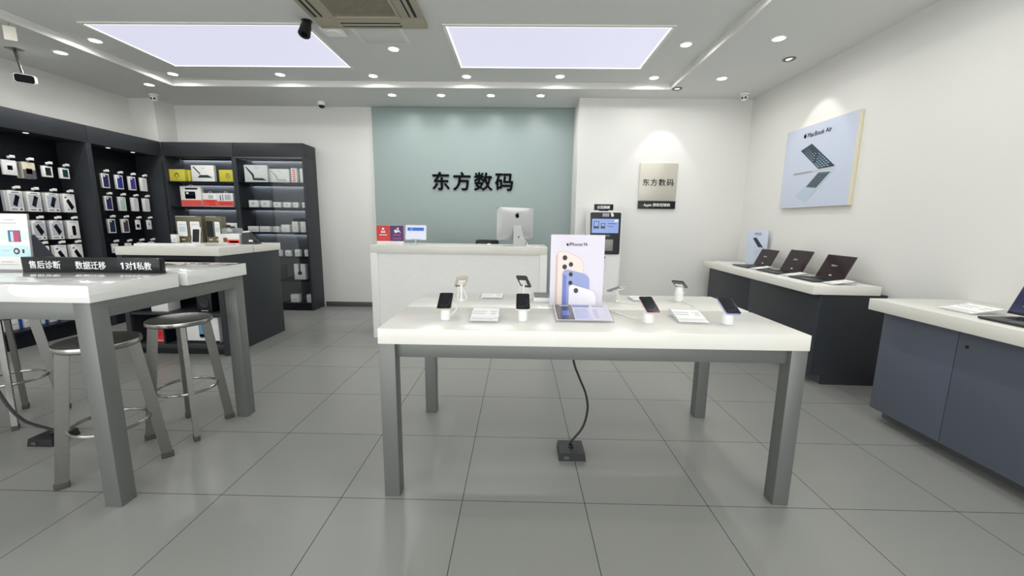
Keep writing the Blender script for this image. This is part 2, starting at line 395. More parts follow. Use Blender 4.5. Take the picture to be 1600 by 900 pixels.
def aimed_spot(x, y, target, label, e):
    t = thing('adjustable_spotlight', label, 'spotlight', (x, y, H), 0, 'chrome adjustable spotlights')
    MB().lathe([(.040, -.001), (.042, -.008), (.055, -.010), (.060, -.005), (.060, 0), (.040, 0)], M_STEEL, 32).build('chrome_ring', t)
    d = (Vector(target) - Vector((x, y, H))).normalized(); q = Vector((0, 0, -1)).rotation_difference(Vector((d.x*.5, d.y*.5, d.z)).normalized())
    o = MB().cyl((0, 0, -.006), .030, .005, M_LAMPDIM, seg=28).build('lens', t); o.rotation_mode = 'QUATERNION'; o.rotation_quaternion = q
    L = bpy.data.lights.new('spot_bulb', 'SPOT'); L.energy = e; L.spot_size = math.radians(62); L.spot_blend = 0.35; L.shadow_soft_size = 0.012; L.color = (1, .98, .94)
    lo = bpy.data.objects.new('bulb', L); C.objects.link(lo); lo.parent = t; lo.location = (0, 0, -.03)
    lo.rotation_mode = 'QUATERNION'; lo.rotation_quaternion = Vector((0, 0, -1)).rotation_difference(d)
aimed_spot(2.787, 3.568, (2.76, 3.97, 1.75), 'small chrome adjustable spotlight at the far right corner of the ceiling step', 11)
aimed_spot(3.549, 2.636, (3.95, 2.62, 1.9), 'small chrome adjustable spotlight on the right ceiling border, lighting the laptop poster', 10)

# air conditioner cassette
t = thing('air_conditioner', 'aged cream ceiling air conditioner cassette with a mesh grille, cut by the top edge', 'air conditioner', (-0.455, 1.64, HC))
f = MB()
hw = .475
for a, b, c_, e in ((-hw, hw, -hw, -.29), (-hw, hw, .29, hw), (-hw, -.29, -.29, .29), (.29, hw, -.29, .29)): f.box(a, b, c_, e, -.035, 0, M_ACBODY, .006)
f.build('body_frame', t)
for k in range(4):
    a = k*PI/2; M = Matrix.Rotation(a, 4, 'Z')
    o = MB().box(-.26, .26, .365, .377, -.038, -.034, M_ACDARK, M=M).box(-.26, .26, .412, .432, -.038, -.034, M_ACDARK, M=M).build('air_slot', t)
    tag(o, 'dark air outlet slot', None)
    MB().box(-.25, .25, .381, .408, -.042, -.032, M_ACBODY, .003, M=M).build('louver', t)
f = MB(); n = 34
f.box(-.285, .285, -.285, .285, -.012, -.008, M_ACDARK)
for k in range(n):
    u = -.27 + .54*k/(n-1)
    f.box(u-.0009, u+.0009, -.27, .27, -.033, -.027, M_ACBODY)
    f.box(-.27, .27, u-.0009, u+.0009, -.032, -.028, M_ACBODY)
f.build('mesh_grille', t)
f = MB()
for a, b, c_, e in ((-.29, .29, -.29, -.262), (-.29, .29, .262, .29), (-.29, -.262, -.262, .262), (.262, .29, -.262, .262)): f.box(a, b, c_, e, -.040, -.01, M_ACBODY, .004)
f.build('grille_frame', t)
# black round camera in front of the left panel
t = thing('security_camera', 'black round camera hanging from the ceiling beside the air conditioner', 'camera', (-1.03, 2.05, HC), 0)
MB().lathe([(.045, -.006), (.045, 0), (.02, 0)], M_BLACK).build('mounting_plate', t)
MB().tube([(0, 0, 0), (.008, -.005, -.03), (.0, -.01, -.07)], .03, M_BLACK, 20).build('bracket', t)
MB().cyl((0, 0, 0), .044, .09, M_BLACK, r2=.05, M=Matrix.Translation((0, -.02, -.055)) @ Matrix.Rotation(math.radians(152), 4, 'X')).build('camera_body', t)
MB().cyl((0, 0, .0905), .026, .004, M_SCREEN, M=Matrix.Translation((0, -.02, -.055)) @ Matrix.Rotation(math.radians(152), 4, 'X')).build('lens', t)
t = thing('ceiling_sensor', 'white square ceiling unit with a round cover, between the black camera and the hatch', 'sensor', (-.88, 2.22, HC))
MB().box(-.09, .11, -.09, .09, -.028, 0, M_WHITE, .012).build('housing', t)
MB().lathe([(.06, -.034), (.066, -.028), (.066, -.02), (.06, -.02)], M_CARD, c=(.01, 0)).build('round_cover', t)
# turret cameras and dome
def turret(loc, rz, label):
    t = thing('security_camera', label, 'camera', loc, rz, 'white turret cameras')
    MB().lathe([(.052, -.002), (.056, -.012), (.050, -.028), (.046, -.03), (.046, 0), (.052, 0)], M_WHITE).build('mounting_base', t)
    MB().ball((0, -.004, -.052), .044, M_WHITE).build('camera_ball', t)
    f = MB()
    for sx in (-.017, .017): f.ball((sx, -.039, -.064), .014, M_BLACK, sc=(1, .7, 1))
    tag(f.build('lens', t), 'two black camera eyes', None)
turret((-4.123, 3.952, H), math.radians(20), 'white turret camera with two black eyes above the left cabinets')
turret((3.70, 3.72, H), math.radians(-35), 'white turret camera with two black eyes in the far right ceiling corner')
t = thing('security_camera', 'small white dome camera with dark glass above the back wall, left of the green wall', 'camera', (-1.975, 4.25, H))
MB().lathe([(.048, -.05), (.052, -.04), (.052, 0), (.048, 0)], M_WHITE).build('dome_housing', t)
MB().ball((0, 0, -.05), .043, M_BLACK, sc=(1, 1, .9)).build('dark_dome', t)
t = thing('security_camera', 'bullet camera with a black face hanging on a metal arm at the far left', 'camera', (-4.229, 2.502, H), math.radians(0))
MB().box(-.055, .055, -.045, .045, -.008, 0, M_STEEL, .003).build('mounting_plate', t)
MB().tube([(-.005, 0, -.005), (.012, 0, -.06), (.045, 0, -.235)], .013, M_STEEL, 12).build('arm', t)
M_ = Matrix.Translation((.065, 0, -.285)) @ Matrix.Rotation(math.radians(44), 4, 'Z') @ Matrix.Rotation(math.radians(10), 4, 'X')
MB().prism(rrect(.145, .085, .02), -.07, .12, M_WHITE, M=M_).build('camera_body', t)
MB().prism(rrect(.132, .074, .018), -.078, -.069, M_RUBK, M=M_).build('black_face', t)
t = thing('hanging_tag', 'cream paper tag hanging from the ceiling in the top left corner', 'tag', (-3.60, 1.96, H), math.radians(35))
MB().tube([(0, 0, 0), (0, 0, -.025)], .002, M_STEEL, 8, smooth=False).build('hook', t)
MB().prism(rrect(.078, .115, .006, cz=-.085), -.002, .002, mat('tag_paper', s(206, 202, 190), .6)).build('paper', t)

def digit_one(parent, x, z, h, y, m):
    w = h*.12
    return MB().prism([(x-w, z-h/2), (x+w, z-h/2), (x+w, z+h/2), (x-w*.6, z+h/2), (x-h*.30, z+h*.30), (x-h*.30, z+h*.16), (x-w, z+h*.28)], y-.0008, y, m).build('digit', parent)
# ------------------------------------------------------------------ wall graphics
t = thing('shop_name_sign', 'large black four-character shop name mounted on the green wall', 'sign', (0.149, 4.475, 1.957))
text('东方数码', 1.208, 0.262, M_TEXTK, t, (0, -.010, 0), depth=.016, bold=.019, spacing=1.22)
t = thing('wall_plaque', 'champagne plaque with four black characters above a black strip on the back wall', 'sign', (2.758, 3.972, 0))
B(-.256, .256, -.022, 0, 1.675, 2.176, M_PLATE, .002).build('metal_plate', t)
B(-.256, .256, -.024, 0, 1.566, 1.668, M_SIGNK, .002).build('black_strip', t)
text('东方数码', .42, .092, M_TEXTK, t, (.0, -.023, 1.921), depth=.002, bold=.008, spacing=1.15)
text('Apple 授权经销商', .365, .052, M_TEXTW, t, (.0, -.025, 1.615), depth=.002, bold=.01)
# laptop poster on the right wall (local x = -world y, front = -y local = -x world)
t = thing('laptop_poster', 'large pale blue wall poster of an open silver laptop with a cream edge', 'poster', (XR, 2.60, 0), -PI/2)
M_POST = mat('poster_pale_blue', s(194, 202, 219), 0.35, var=.015, scale=1.2)
B(-.50, .50, -.038, 0, 1.553, 2.402, M_CREAMEDGE, .002).build('panel', t)
B(-.498, .498, -.0405, -.038, 1.555, 2.400, M_POST).build('printed_face', t)
yy = lambda pts: [(2.60-y, z) for y, z in pts]
f = MB()
f.prism(yy([(2.675, 2.206), (2.313, 1.934), (2.533, 1.932), (2.835, 2.159)]), -.0425, -.0405, mat('print_screen_dark', s(36, 52, 64), .35))
M_WAVE = mat('print_wave_blue', s(150, 190, 214), .35)
QA, QB, QC, QD = Vector((2.835, 2.159)), Vector((2.675, 2.206)), Vector((2.313, 1.934)), Vector((2.533, 1.932))
def onscr(u, v): return QA.lerp(QD, u).lerp(QB.lerp(QC, u), v)
for ui in range(11):
    for vi in range(5):
        u = .10 + ui*.08 + .02*(vi % 2); v = .14 + vi*.18
        if (ui < 3 and vi > 2) or (ui + vi) % 7 == 0: continue
        k = .5 + .5*ui/10
        f.prism(yy([tuple(onscr(u-.030*k, v-.02)), tuple(onscr(u+.005, v-.075*k)), tuple(onscr(u+.034*k, v+.01)), tuple(onscr(u, v+.055*k))]), -.0432, -.0425, M_WAVE)
f.prism(yy([(2.913, 1.932), (2.312, 1.930), (2.31, 1.914), (2.907, 1.906)]), -.0425, -.0405, M_ALU)
f.prism(yy([(2.913, 1.924), (2.62, 1.922), (2.62, 1.916), (2.907, 1.914)]), -.0432, -.0425, mat('print_shadow_grey', s(110, 118, 128), .4))
f.prism(yy([(2.53, 1.900), (2.317, 1.893), (2.673, 1.606), (2.847, 1.667)]), -.0425, -.0405, mat('print_silver_blue', s(180, 196, 210), .35))
f.prism(yy([(2.525, 1.896), (2.361, 1.886), (2.534, 1.744), (2.683, 1.764)]), -.0432, -.0425, mat('print_keyboard', s(70, 80, 92), .35))
for k in range(6):
    a = Vector((2.683, 1.764)).lerp(Vector((2.525, 1.896)), (k+.5)/6); b = Vector((2.534, 1.744)).lerp(Vector((2.361, 1.886)), (k+.5)/6)
    f.prism(yy([(a.x-.01, a.y), (b.x+.01, b.y), (b.x+.008, b.y-.003), (a.x-.012, a.y-.003)]), -.0437, -.0432, mat('print_key_line', s(120, 130, 142), .4))
f.build('laptop_picture', t)
f = MB(); apple(f, 2.60-2.792, 2.306, .052, -.0425, -.0405, M_TEXTK); f.build('logo', t)
text('MacBook Air', .335, .046, M_TEXTK, t, (2.60-2.583, -.0425, 2.302), depth=.001)

# ------------------------------------------------------------------ kiosk
t = thing('recycling_kiosk', 'white self-service kiosk with a black top panel and blue screen, behind the phone poster', 'kiosk', (1.99, 3.6, 0))
MB().prism([(-.205, 1.515), (-.185, 0), (.215, 0), (.215, 1.515)], 0.0, .33, M_WHITE).build('body', t)
MB().prism([(-.19, 1.498), (-.20, 1.485), (-.185, .965), (-.172, .952), (.188, .952), (.20, .965), (.198, 1.485), (.188, 1.498)], -.014, 0, M_SIGNK).build('front_panel', t)
M_KSCR = mat('kiosk_screen', s(120, 140, 190), .2, emit=s(128, 150, 205), es=.55, var=.02)
f = MB(); f.box(-.177, .172, -.017, -.014, 1.232, 1.415, M_KSCR)
for x0, x1, z0, z1 in ((-.155, -.085, 1.29, 1.385), (-.06, -.005, 1.29, 1.36)):
    f.box(x0, x1, -.0185, -.017, z0, z1, M_SCREEN); f.box(x0+.008, x1-.008, -.0195, -.0185, z0+.03, z1-.008, M_KSCR)
for k in range(3): f.box(.03+.03*k, .045+.03*k, -.0185, -.017, 1.315, 1.325, M_SCREEN)
f.box(.03, .14, -.0185, -.017, 1.35, 1.356, M_SCREEN)
f.build('screen', t)
f = MB(); f.box(-.04, .109, -.018, -.014, 1.0, 1.15, mat('kiosk_tray', s(150, 146, 138), .4), .006); f.build('tray_door', t)
f = MB(); f.box(-.045, .045, -.0155, -.014, 1.478, 1.483, M_TEXTW); f.box(-.045, .045, -.0155, -.014, 1.446, 1.449, M_TEXTW)
for q in range(4): f.box(-.042+.022*q, -.026+.022*q, -.0155, -.014, 1.453, 1.474, M_PACK)
f.build('header_marks', t)
MB().prism([(.06, 1.49), (.09, 1.495), (.105, 1.45), (.075, 1.44)], -.017, -.014, M_CARD).build('sticker', t); MB().prism(circ(.135, 1.39, .02, 16, 1.4), -.0195, -.017, M_CARD).build('sticker', t)
B(-.015, .06, -.017, -.014, 1.19, 1.205, M_STEEL).build('card_slot', t)
MB().tube([(.01, -.004, .915), (.05, -.012, .80), (.02, -.012, .73), (-.01, -.01, .80), (.01, -.004, .90)], .0025, M_CABLEW, 8).build('lanyard', t)
B(.0, .02, -.01, 0, .905, .92, M_BLACK).build('lock', t)
t = thing('kiosk_sign', 'small black sign with white characters standing on top of the kiosk', 'sign', (1.967, 3.64, 1.515))
B(-.125, .125, -.006, .006, .012, .090, M_SIGNK, .001).build('board', t)
B(-.06, .06, -.015, .015, 0, .013, M_SIGNK).build('foot', t)
text('以旧换新', .165, .040, M_TEXTW, t, (0, -.0065, .051), depth=.001, bold=.02)

# ------------------------------------------------------------------ reception counter
t = thing('reception_counter', 'white reception counter with a recessed front panel before the green wall', 'counter', (0.174, 2.779, 0))
B(-1.004, 1.008, 0, .60, .995, 1.08, M_STONE, .002).build('top', t)
B(-1.004, -.924, 0, .60, 0, .995, M_CARD, .001).build('side_panel', t)
B(.928, 1.008, 0, .60, 0, .995, M_CARD, .001).build('side_panel', t)
B(-.924, .928, .025, .045, 0.0, .995, M_CARD).build('front_panel', t)
t = thing('sign_stand', 'red and purple double sign card standing on the left end of the reception counter', 'sign', (-.642, 2.93, 1.08))
B(-.158, .160, 0, .012, .0, .222, M_ACRYL).build('acrylic_holder', t)
f = MB(); f.box(-.156, -.001, -.002, 0, .042, .220, M_RED); f.box(-.156, -.001, -.002, 0, .002, .041, M_CARD)
f.prism(circ(-.08, .182, .014), -.003, -.002, M_TEXTW); f.prism([(-.108, .138), (-.052, .138), (-.06, .163), (-.08, .150), (-.10, .163)], -.003, -.002, M_TEXTW)
f.box(-.125, -.035, -.003, -.002, .108, .117, M_TEXTW); f.box(-.12, -.04, -.003, -.002, .08, .085, M_CORAL); f.box(-.12, -.04, -.003, -.002, .066, .070, M_CORAL)
f.build('red_card', t)
f = MB(); f.box(.001, .158, -.002, 0, .042, .220, M_PURP); f.box(.001, .158, -.002, 0, .002, .041, M_CARD)
f.prism(circ(.092, .187, .012), -.003, -.002, M_TEXTW); f.prism([(.05, .143), (.072, .135), (.10, .15), (.128, .135), (.105, .172), (.08, .168), (.062, .178), (.048, .165)], -.003, -.002, M_TEXTW)
f.box(.035, .125, -.003, -.002, .108, .116, mat('pink_print', s(214, 120, 190), .5)); f.box(.03, .13, -.003, -.002, .075, .079, MATS['pink_print']); f.box(.03, .13, -.003, -.002, .062, .065, MATS['pink_print'])
f.build('purple_card', t)
t = thing('tablet', 'white tablet with a blue and white screen on a stand, on the reception counter', 'tablet', (-.345, 2.93, 1.08))
MB().lathe([(.075, 0), (.078, .004), (.074, .009), (.012, .012), (.012, 0)], M_ALU).build('stand_base', t)
MB().cyl((0, .004, .008), .009, .062, M_ALU).build('stand_neck', t)
MB().prism(rrect(.245, .172, .014, cz=.146), -.006, .003, M_WHITE, M=Matrix.Rotation(math.radians(-8), 4, 'X')).build('tablet_body', t)
M_TSCR = mat('tablet_screen', s(210, 212, 228), .3, emit=s(208, 212, 232), es=.35)
f = MB(); Mx = Matrix.Rotation(math.radians(-8), 4, 'X'); f.box(-.108, .108, -.0075, -.006, .076, .220, M_TSCR, M=Mx); f.box(-.095, .095, -.009, -.0075, .165, .202, mat('screen_blue_bar', s(40, 96, 196), .3, emit=s(40, 96, 196), es=.3), M=Mx)
f.box(-.065, -.035, -.010, -.009, .172, .196, mat('screen_light_blue', s(110, 170, 235), .3), M=Mx)
f.build('screen', t)
B(-.05, .05, -.012, .006, .062, .072, M_ALU, .002).build('holder_lip', t)
# desktop computer (seen from behind)
t = thing('desktop_computer', 'silver all-in-one computer with a black logo, seen from behind on the reception counter', 'computer', (.862, 2.985, 1.08), math.radians(36))
f = MB(); n = 12; W_ = .528; Hh = .372; z0 = .075
bm = f.bm; vs = []
for j in range(n+1):
    row = []
    for i in range(n+1):
        u = i/n*2-1; v = j/n*2-1
        r = max(0, 1-u*u)*max(0, 1-v*v); bul = .034*(r**.55)
        row.append(bm.verts.new((u*W_/2, .0-bul, z0+(v+1)/2*Hh)))
    vs.append(row)
for j in range(n):
    for i in range(n): bm.faces.new((vs[j][i], vs[j][i+1], vs[j+1][i+1], vs[j+1][i]))
f._fin([v for r in vs for v in r], M_ALU, None)
f.box(-W_/2, W_/2, 0, .006, z0, z0+Hh, M_ALU)
o = f.build('display_housing', t); o.location = (-.0, .075, 0)
B(-W_/2+.004, W_/2-.004, .0815, .083, z0+.06, z0+Hh-.004, M_SCREEN).build('screen', t)
f = MB(); apple(f, 0, .36, .066, .0385, .0405, M_TEXTK); f.build('logo', t)
B(-.20, -.07, .066, .068, .118, .122, M_BLACK).build('vent_slot', t)
f = MB()
f.hexa([(-.088, -.012, .002), (.088, -.012, .002), (.088, -.004, .002), (-.088, -.004, .002)], [(-.05, .042, .245), (.05, .042, .245), (.05, .052, .245), (-.05, .052, .245)], M_ALU)
f.box(-.09, .09, -.012, .19, 0, .007, M_ALU, .002)
f.build('stand', t)
B(-.06, .05, .045, .06, .22, .25, M_BLACK).build('hinge', t)
MB().tube([(.0, .01, .105), (.05, -.02, .08), (.08, -.05, .03), (.085, -.06, .007), (.16, -.03, .006), (.24, .02, .006)], .004, M_CABLEW, 8).build('power_cable', t)
o = MB().prism(circ(0, 0, .012), -.001, .002, M_RUBBER).build('cable_hole', t); o.location = (0, .008, .105)
tag(MB().ball((0, 0, .012), .028, M_WHITE, sc=(1.05, 1.9, .6)).build('computer_mouse', loc=(.508, 2.96, 1.075+.013-.0082)), 'white computer mouse on the reception counter, left of the computer', 'mouse')
t = thing('keyboard', 'slim white keyboard on the reception counter, between the mouse and the computer foot', 'keyboard', (.51, 3.09, 1.08), math.radians(2))
B(-.14, .14, -.055, .055, 0, .008, M_ALU, .003).build('base', t)
f = MB()
for r in range(5):
    for k in range(14): f.box(-.133+.019*k, -.133+.019*k+.0165, -.05+.02*r, -.05+.02*r+.017, .008, .010, M_WHITE)
f.build('keys', t)
tag(MB().box(-.08, .08, -.03, .03, 0, .002, M_CARD).build('paper_slip', loc=(1.02, 2.95, 1.08)), 'white slip of paper on the reception counter, right of the computer', 'paper')
t = thing('office_chair', 'black office chair behind the reception counter, only the top of its back showing', 'chair', (.415, 3.92, 0), PI)
B(-.165, .165, -.02, .04, .62, 1.11, M_BLACK, .03).build('backrest', t)
B(-.23, .23, -.02-.44, -.02, .44, .51, M_BLACK, .03).build('seat', t)
MB().cyl((0, -.24, .08), .028, .37, M_STEEL).build('gas_column', t)
f = MB()
for k in range(5):
    f.box(0, .28, -.02, .02, .06, .09, M_BLACK, .006, M=Matrix.Translation((0, -.24, 0)) @ Matrix.Rotation(2*PI*k/5, 4, 'Z'))
f.build('star_base', t)
for k in range(5):
    a = 2*PI*k/5; MB().ball((.27*math.cos(a), -.24+.27*math.sin(a), .031), .03, M_BLACK).build('caster', t)
B(-.03, .03, -.01, .02, .45, .66, M_BLACK, .005).build('back_bracket', t)

# ------------------------------------------------------------------ display tables
def display_table(x0, x1, y0, y1, ztop, zund, leg, seam, label, apr, gap=.03, back_dx=0.0):
    t = thing('display_table', label, 'table', (x0, y0, 0))
    W = x1-x0; D = y1-y0
    a = B(0, W, 0, seam-y0, zund, ztop, M_STONE, .0025).build('tabletop', t)
    b = B(0, W+back_dx, seam-y0+gap, D, zund, ztop, M_STONE, .0025).build('tabletop', t)
    for lx in (0.002, W-leg-.002):
        for ly in (0.006, D-leg-.006): B(lx, lx+leg, ly, ly+leg, 0, zund, M_FRAME, .002).build('leg', t)
    i = .02
    for (ax, bx, ay, by) in ((leg+.002, W-leg-.002, i+.012, i+.045), (leg+.002, W-leg-.002, D-i-.045, D-i-.012), (i, i+.035, leg+.006, D-leg-.006), (W-i-.035, W-i, leg+.006, D-leg-.006)):
        B(ax, bx, ay, by, zund-apr, zund-.001, M_FRAME, .001).build('apron', t)
    return t
display_table(.209, 2.2, .012, .995, .862, .788, .075, .500, 'low white-topped display table with grey legs, in the middle foreground with phones on it', .072, .022)
# high table: aprons flush with its legs
t = thing('display_table', 'high white-topped table with grey metal frame at the left, with stools around it', 'table', (-3.0, -.111, 0))
B(0, 2.01, 0, .465, .986, 1.063, M_STONEG, .0025).build('tabletop', t)
B(0, 2.01+.018, .50, .992, .986, 1.063, M_STONEG, .0025).build('tabletop', t)
for lx in (.003, 2.01-.011-.078):
    for ly in (.008, .912): B(lx, lx+.078, ly, ly+.078, 0, .986, M_FRAME, .002).build('leg', t)
for (ax, bx, ay, by) in ((.081, 1.921, .010, .06), (.081, 1.921, .93, .985), (.006, .05, .086, .912), (1.95, 1.997, .086, .912)):
    B(ax, bx, ay, by, .908, .985, M_FRAME, .001).build('apron', t)

# floor socket boxes and their cables
for (bx, by, pts, lab) in (
    (1.186, .430, [(1.186, .45, .045), (1.188, .45, .066), (1.253, .45, .158), (1.278, .45, .272), (1.263, .45, .371), (1.222, .45, .469), (1.184, .45, .577), (1.17, .45, .77)], 'under the low display table'),
    (-1.975, .46, [(-1.96, .46, .045), (-1.985, .46, .07), (-2.16, .47, .12), (-2.27, .48, .24), (-2.33, .48, .42), (-2.355, .48, .60), (-2.36, .46, .97)], 'under the high table')):
    t = thing('floor_socket_box', 'square black floor socket box ' + lab, 'socket box', (bx, by, 0))
    MB().hexa([(-.078, -.078, 0), (.078, -.078, 0), (.078, .078, 0), (-.078, .078, 0)], [(-.072, -.072, .045), (.072, -.072, .045), (.072, .072, .045), (-.072, .072, .045)], M_BLACK).build('housing', t)
    MB().lathe([(.012, .045), (.014, .05), (.009, .056), (.009, .045)], M_BLACK).build('grommet', t)
    B(-.05, -.02, -.0785, -.076, .01, .03, M_STEEL).build('socket_face', t)
    tag(MB().tube(pts, .0065 if bx > 0 else .009, M_CABLE, 10).build('power_cable'), 'black cable rising from the floor box ' + lab, 'cable')

# ------------------------------------------------------------------ stools
def make_stool():
    t = thing('bar_stool', 'x', 'stool', (0, 0, 0), 0, 'round metal stools at the high table')
    MB().lathe([(.0, .716), (.150, .712), (.160, .706), (.164, .712), (.166, .728), (.163, .737), (.158, .739), (.12, .732), (.06, .726), (.0, .724)][1:], M_SEAT, 48).build('seat', t)
    MB().tube([(.1655*math.cos(2*PI*k/28), .1655*math.sin(2*PI*k/28), .7235) for k in range(28)], .0026, M_RIM, 10, closed=True, flat=4.6).build('seat_rim', t)
    for k in range(4):
        a = PI/4 + k*PI/2; M = Matrix.Rotation(a, 4, 'Z')
        w = .025; th = .013
        rb = .205; rt = .128
        f = MB(); f.hexa([(rb-w, -th, .012), (rb+w, -th, .012), (rb+w, th, .012), (rb-w, th, .012)], [(rt-w, -th, .714), (rt+w, -th, .714), (rt+w, th, .714), (rt-w, th, .714)], M_STEEL, M=M)
        lg = f.build('leg', t)
        f = MB(); f.box(rb-w-.003, rb+w+.003, -th-.003, th+.003, 0, .03, M_RUBBER, .002, M=M); f.build('rubber_foot', lg)
    r = .157
    MB().tube([(r*math.cos(2*PI*k/24), r*math.sin(2*PI*k/24), .285) for k in range(24)], .0060, M_RIM, 8, closed=True, flat=1.6).build('footrest_ring', t)
    return t
s0 = make_stool()
for i, (x, y, lab) in enumerate(((-1.285, .168, 'round grey metal stool behind the front leg of the high table'), (-1.262, .64, 'round grey metal stool with its whole seat in view, beside the high table far leg'),
                    (-2.505, .72, 'metal stool at the left edge, only legs and ring in view under the table'))):
    o = s0 if i == 0 else copy_tree(s0); o.location = (x, y, 0); o['label'] = lab

# ------------------------------------------------------------------ high table items
t = thing('service_sign', 'long black box sign with three white service captions on the high table', 'sign', (-1.415, .310, 1.063))
B(-.377, .370, 0, .035, 0, .078, M_SIGNK, .0015).build('block', t)
for (u, w_, tx) in ((-1.666, .17, '售后诊断'), (-1.4175, .163, '数据迁移'), ):
    text(tx, w_, .041, M_TEXTW, t, (u+1.415, -.0006, .038), depth=.001, bold=.012)
for tx, u, w_ in (('对', .204, .037), ('私教', .286, .078)): text(tx, w_, .041, M_TEXTW, t, (u, -.0006, .038), depth=.001, bold=.012)
digit_one(t, .171, .038, .036, -.0002, M_TEXTW); digit_one(t, .236, .038, .036, -.0002, M_TEXTW)
t = thing('poster_stand', 'white promotional poster in a clear stand at the left edge, on the high table', 'poster', (-1.90, .345, 1.063))
Mx = Matrix.Rotation(math.radians(-4), 4, 'X')
B(-.14, .128, -.004, .004, .003, .306, M_ACRYL).build('acrylic_plate', t).rotation_euler = (math.radians(-3), 0, 0)
B(-.14, .135, -.03, .06, 0, .004, M_ACRYL).build('acrylic_foot', t)
f = MB(); f.box(-.138, .126, -.0055, -.004, .006, .304, mat('poster_offwhite', s(240, 238, 232), .4, var=.02, scale=6)); f.box(-.138, .126, -.0062, -.0055, .20-.035, .215, mat('poster_mint', s(224, 240, 228), .4))
f.box(-.138, .126, -.0064, -.0055, .075, .135, mat('poster_aqua', s(200, 232, 238), .4))
f.box(.015, .082, -.0072, -.0064, .155, .216, mat('poster_tablet_blue', s(60, 110, 150), .4)); f.box(.045, .078, -.0078, -.0072, .158, .21, mat('poster_tablet_pink', s(190, 80, 110), .4)); f.box(.028, .044, -.0078, -.0072, .158, .21, M_SKY)
f.prism(circ(.052, .105, .017), -.0075, -.0064, M_RUBBER); f.prism(circ(.052, .105, .009), -.008, -.0075, M_SKY); f.box(.083, .094, -.0072, -.0064, .095, .115, M_RUBBER)
for z_, a_, b_ in ((.270, .0, .055), (.252, -.02, .065), (.106, -.03, .015), (.045, -.04, .03), (.03, -.06, .05)): f.box(a_, b_, -.007, -.0055, z_, z_+.004, M_PACK)
o = f.build('printed_sheet', t); o.rotation_euler = (math.radians(-3), 0, 0)

def make_laptop(name, label, loc, rz, w=.345, d=.235, hgt=.235, tilt=112, logo='chip', group='open laptops', lid_dx=0.0):
    # local: keyboard front edge at y=0, hinge at y=d, screen faces -y
    t = thing(name, label, 'laptop', loc, rz, group)
    B(-w/2, w/2, 0, d, 0.002, .014, M_DARK, .003).build('base', t)
    f = MB()
    for r in range(5):
        for k in range(14): f.box(-w/2+.025+k*(w-.05)/14, -w/2+.025+(k+.85)*(w-.05)/14, d*.42+r*d*.1, d*.42+(r+.82)*d*.1, .014, .0155, M_BLACK)
    f.build('keys', t)
    B(-.05, .05, d*.06, d*.34, .014, .0148, M_FRAME).build('touchpad', t)
    lid = MB().box(-w/2, w/2, -.004, .003, 0, hgt, M_BLACK, .003).build('lid', t, loc=(lid_dx, d-.004, .012 + (.006 if lid_dx else 0)), rot=(math.radians(90-tilt), 0, 0))
    f = MB(); f.box(-w/2+.006, w/2-.006, -.0052, -.004, .012, hgt-.006, mat('laptop_screen_plum', s(30, 16, 22), .10, var=.15, scale=6, emit=s(40, 20, 28), es=.22, spec=.3) if logo == 'chip' else M_SCREEN if logo == 'plain' else mat('laptop_screen_blue', s(26, 32, 66), .12, var=.5, scale=7, emit=s(24, 30, 70), es=.25))
    f.build('screen', lid)
    f = MB()
    if logo == 'chip':
        f.box(-.015, .015, -.0062, -.0052, .033, .041, M_CARD)
        f.prism(circ(.010, hgt*.56, .008, 16, 1.5), -.0062, -.0052, mat('screen_green', s(60, 120, 70), .3, emit=s(60, 120, 70), es=.3))
        f.build('screen_picture', lid)
        g2 = MB()
        for q in range(4): g2.box(-.052+.012*q, -.043+.012*q, -.0062, -.0052, hgt*.56-.008, hgt*.56+.008, mat('screen_grey_text', s(150, 150, 150), .4))
        g2.build('screen_marks', lid)
    elif logo == 'plain': f.box(-.002, .002, -.0062, -.0052, hgt-.010, hgt-.007, M_PACK); f.build('webcam', lid)
    else:
        f.tube([(-.12, -.0062, .05), (0, -.0062, .09), (.12, -.0062, .07)], .002, M_PACK, 6); f.build('screen_picture', lid)
    return t
make_laptop('laptop', 'black laptop behind the long black sign on the high table, partly hidden', (-1.92, .58, 1.063), PI/2, .30, .16, .21, 128, 'plain')

# ------------------------------------------------------------------ phones on stands (front table, top at 0.862)
ZT = .862
def phone_body(t, frame, screen=True, back=None, M=None, glow=True):
    P = Matrix.Rotation(-PI/2, 4, 'X')   # prism in xz plane -> lay flat: local y -> up
    # phone: width x, length y, thickness z ; screen up
    L = Matrix(((1, 0, 0, 0), (0, 0, 1, 0), (0, 1, 0, 0), (0, 0, 0, 1)))
    MB().prism(rrect(.0715, .147, .011), -.004, .004, frame, M=L).build('phone_case', t)
    if screen:
        MB().prism(rrect(.0675, .143, .0095), .004, .0052, M_SCREEN, M=L).build('screen', t)
        f = MB(); pts = [(.030*math.cos(a)-.004, .038*math.sin(a)-.012, .0053) for a in [math.radians(k) for k in range(-130, 60, 10)]]
        f.tube(pts, .0006, mat('screen_arc', s(70, 80, 98), .3), 6, smooth=False); f.build('wallpaper_arc', t)
    f = MB()
    f.box(-.032, .0, .035, .069, -.0065, -.004, frame, .001)
    for cx, cy in ((-.023, .060), (-.009, .052), (-.023, .044)): f.prism(circ(cx, cy, .006, 16), -.008, -.0064, M_BLACK, M=L)
    tag(f.build('camera_bump', t), 'camera bump with black lenses', None)
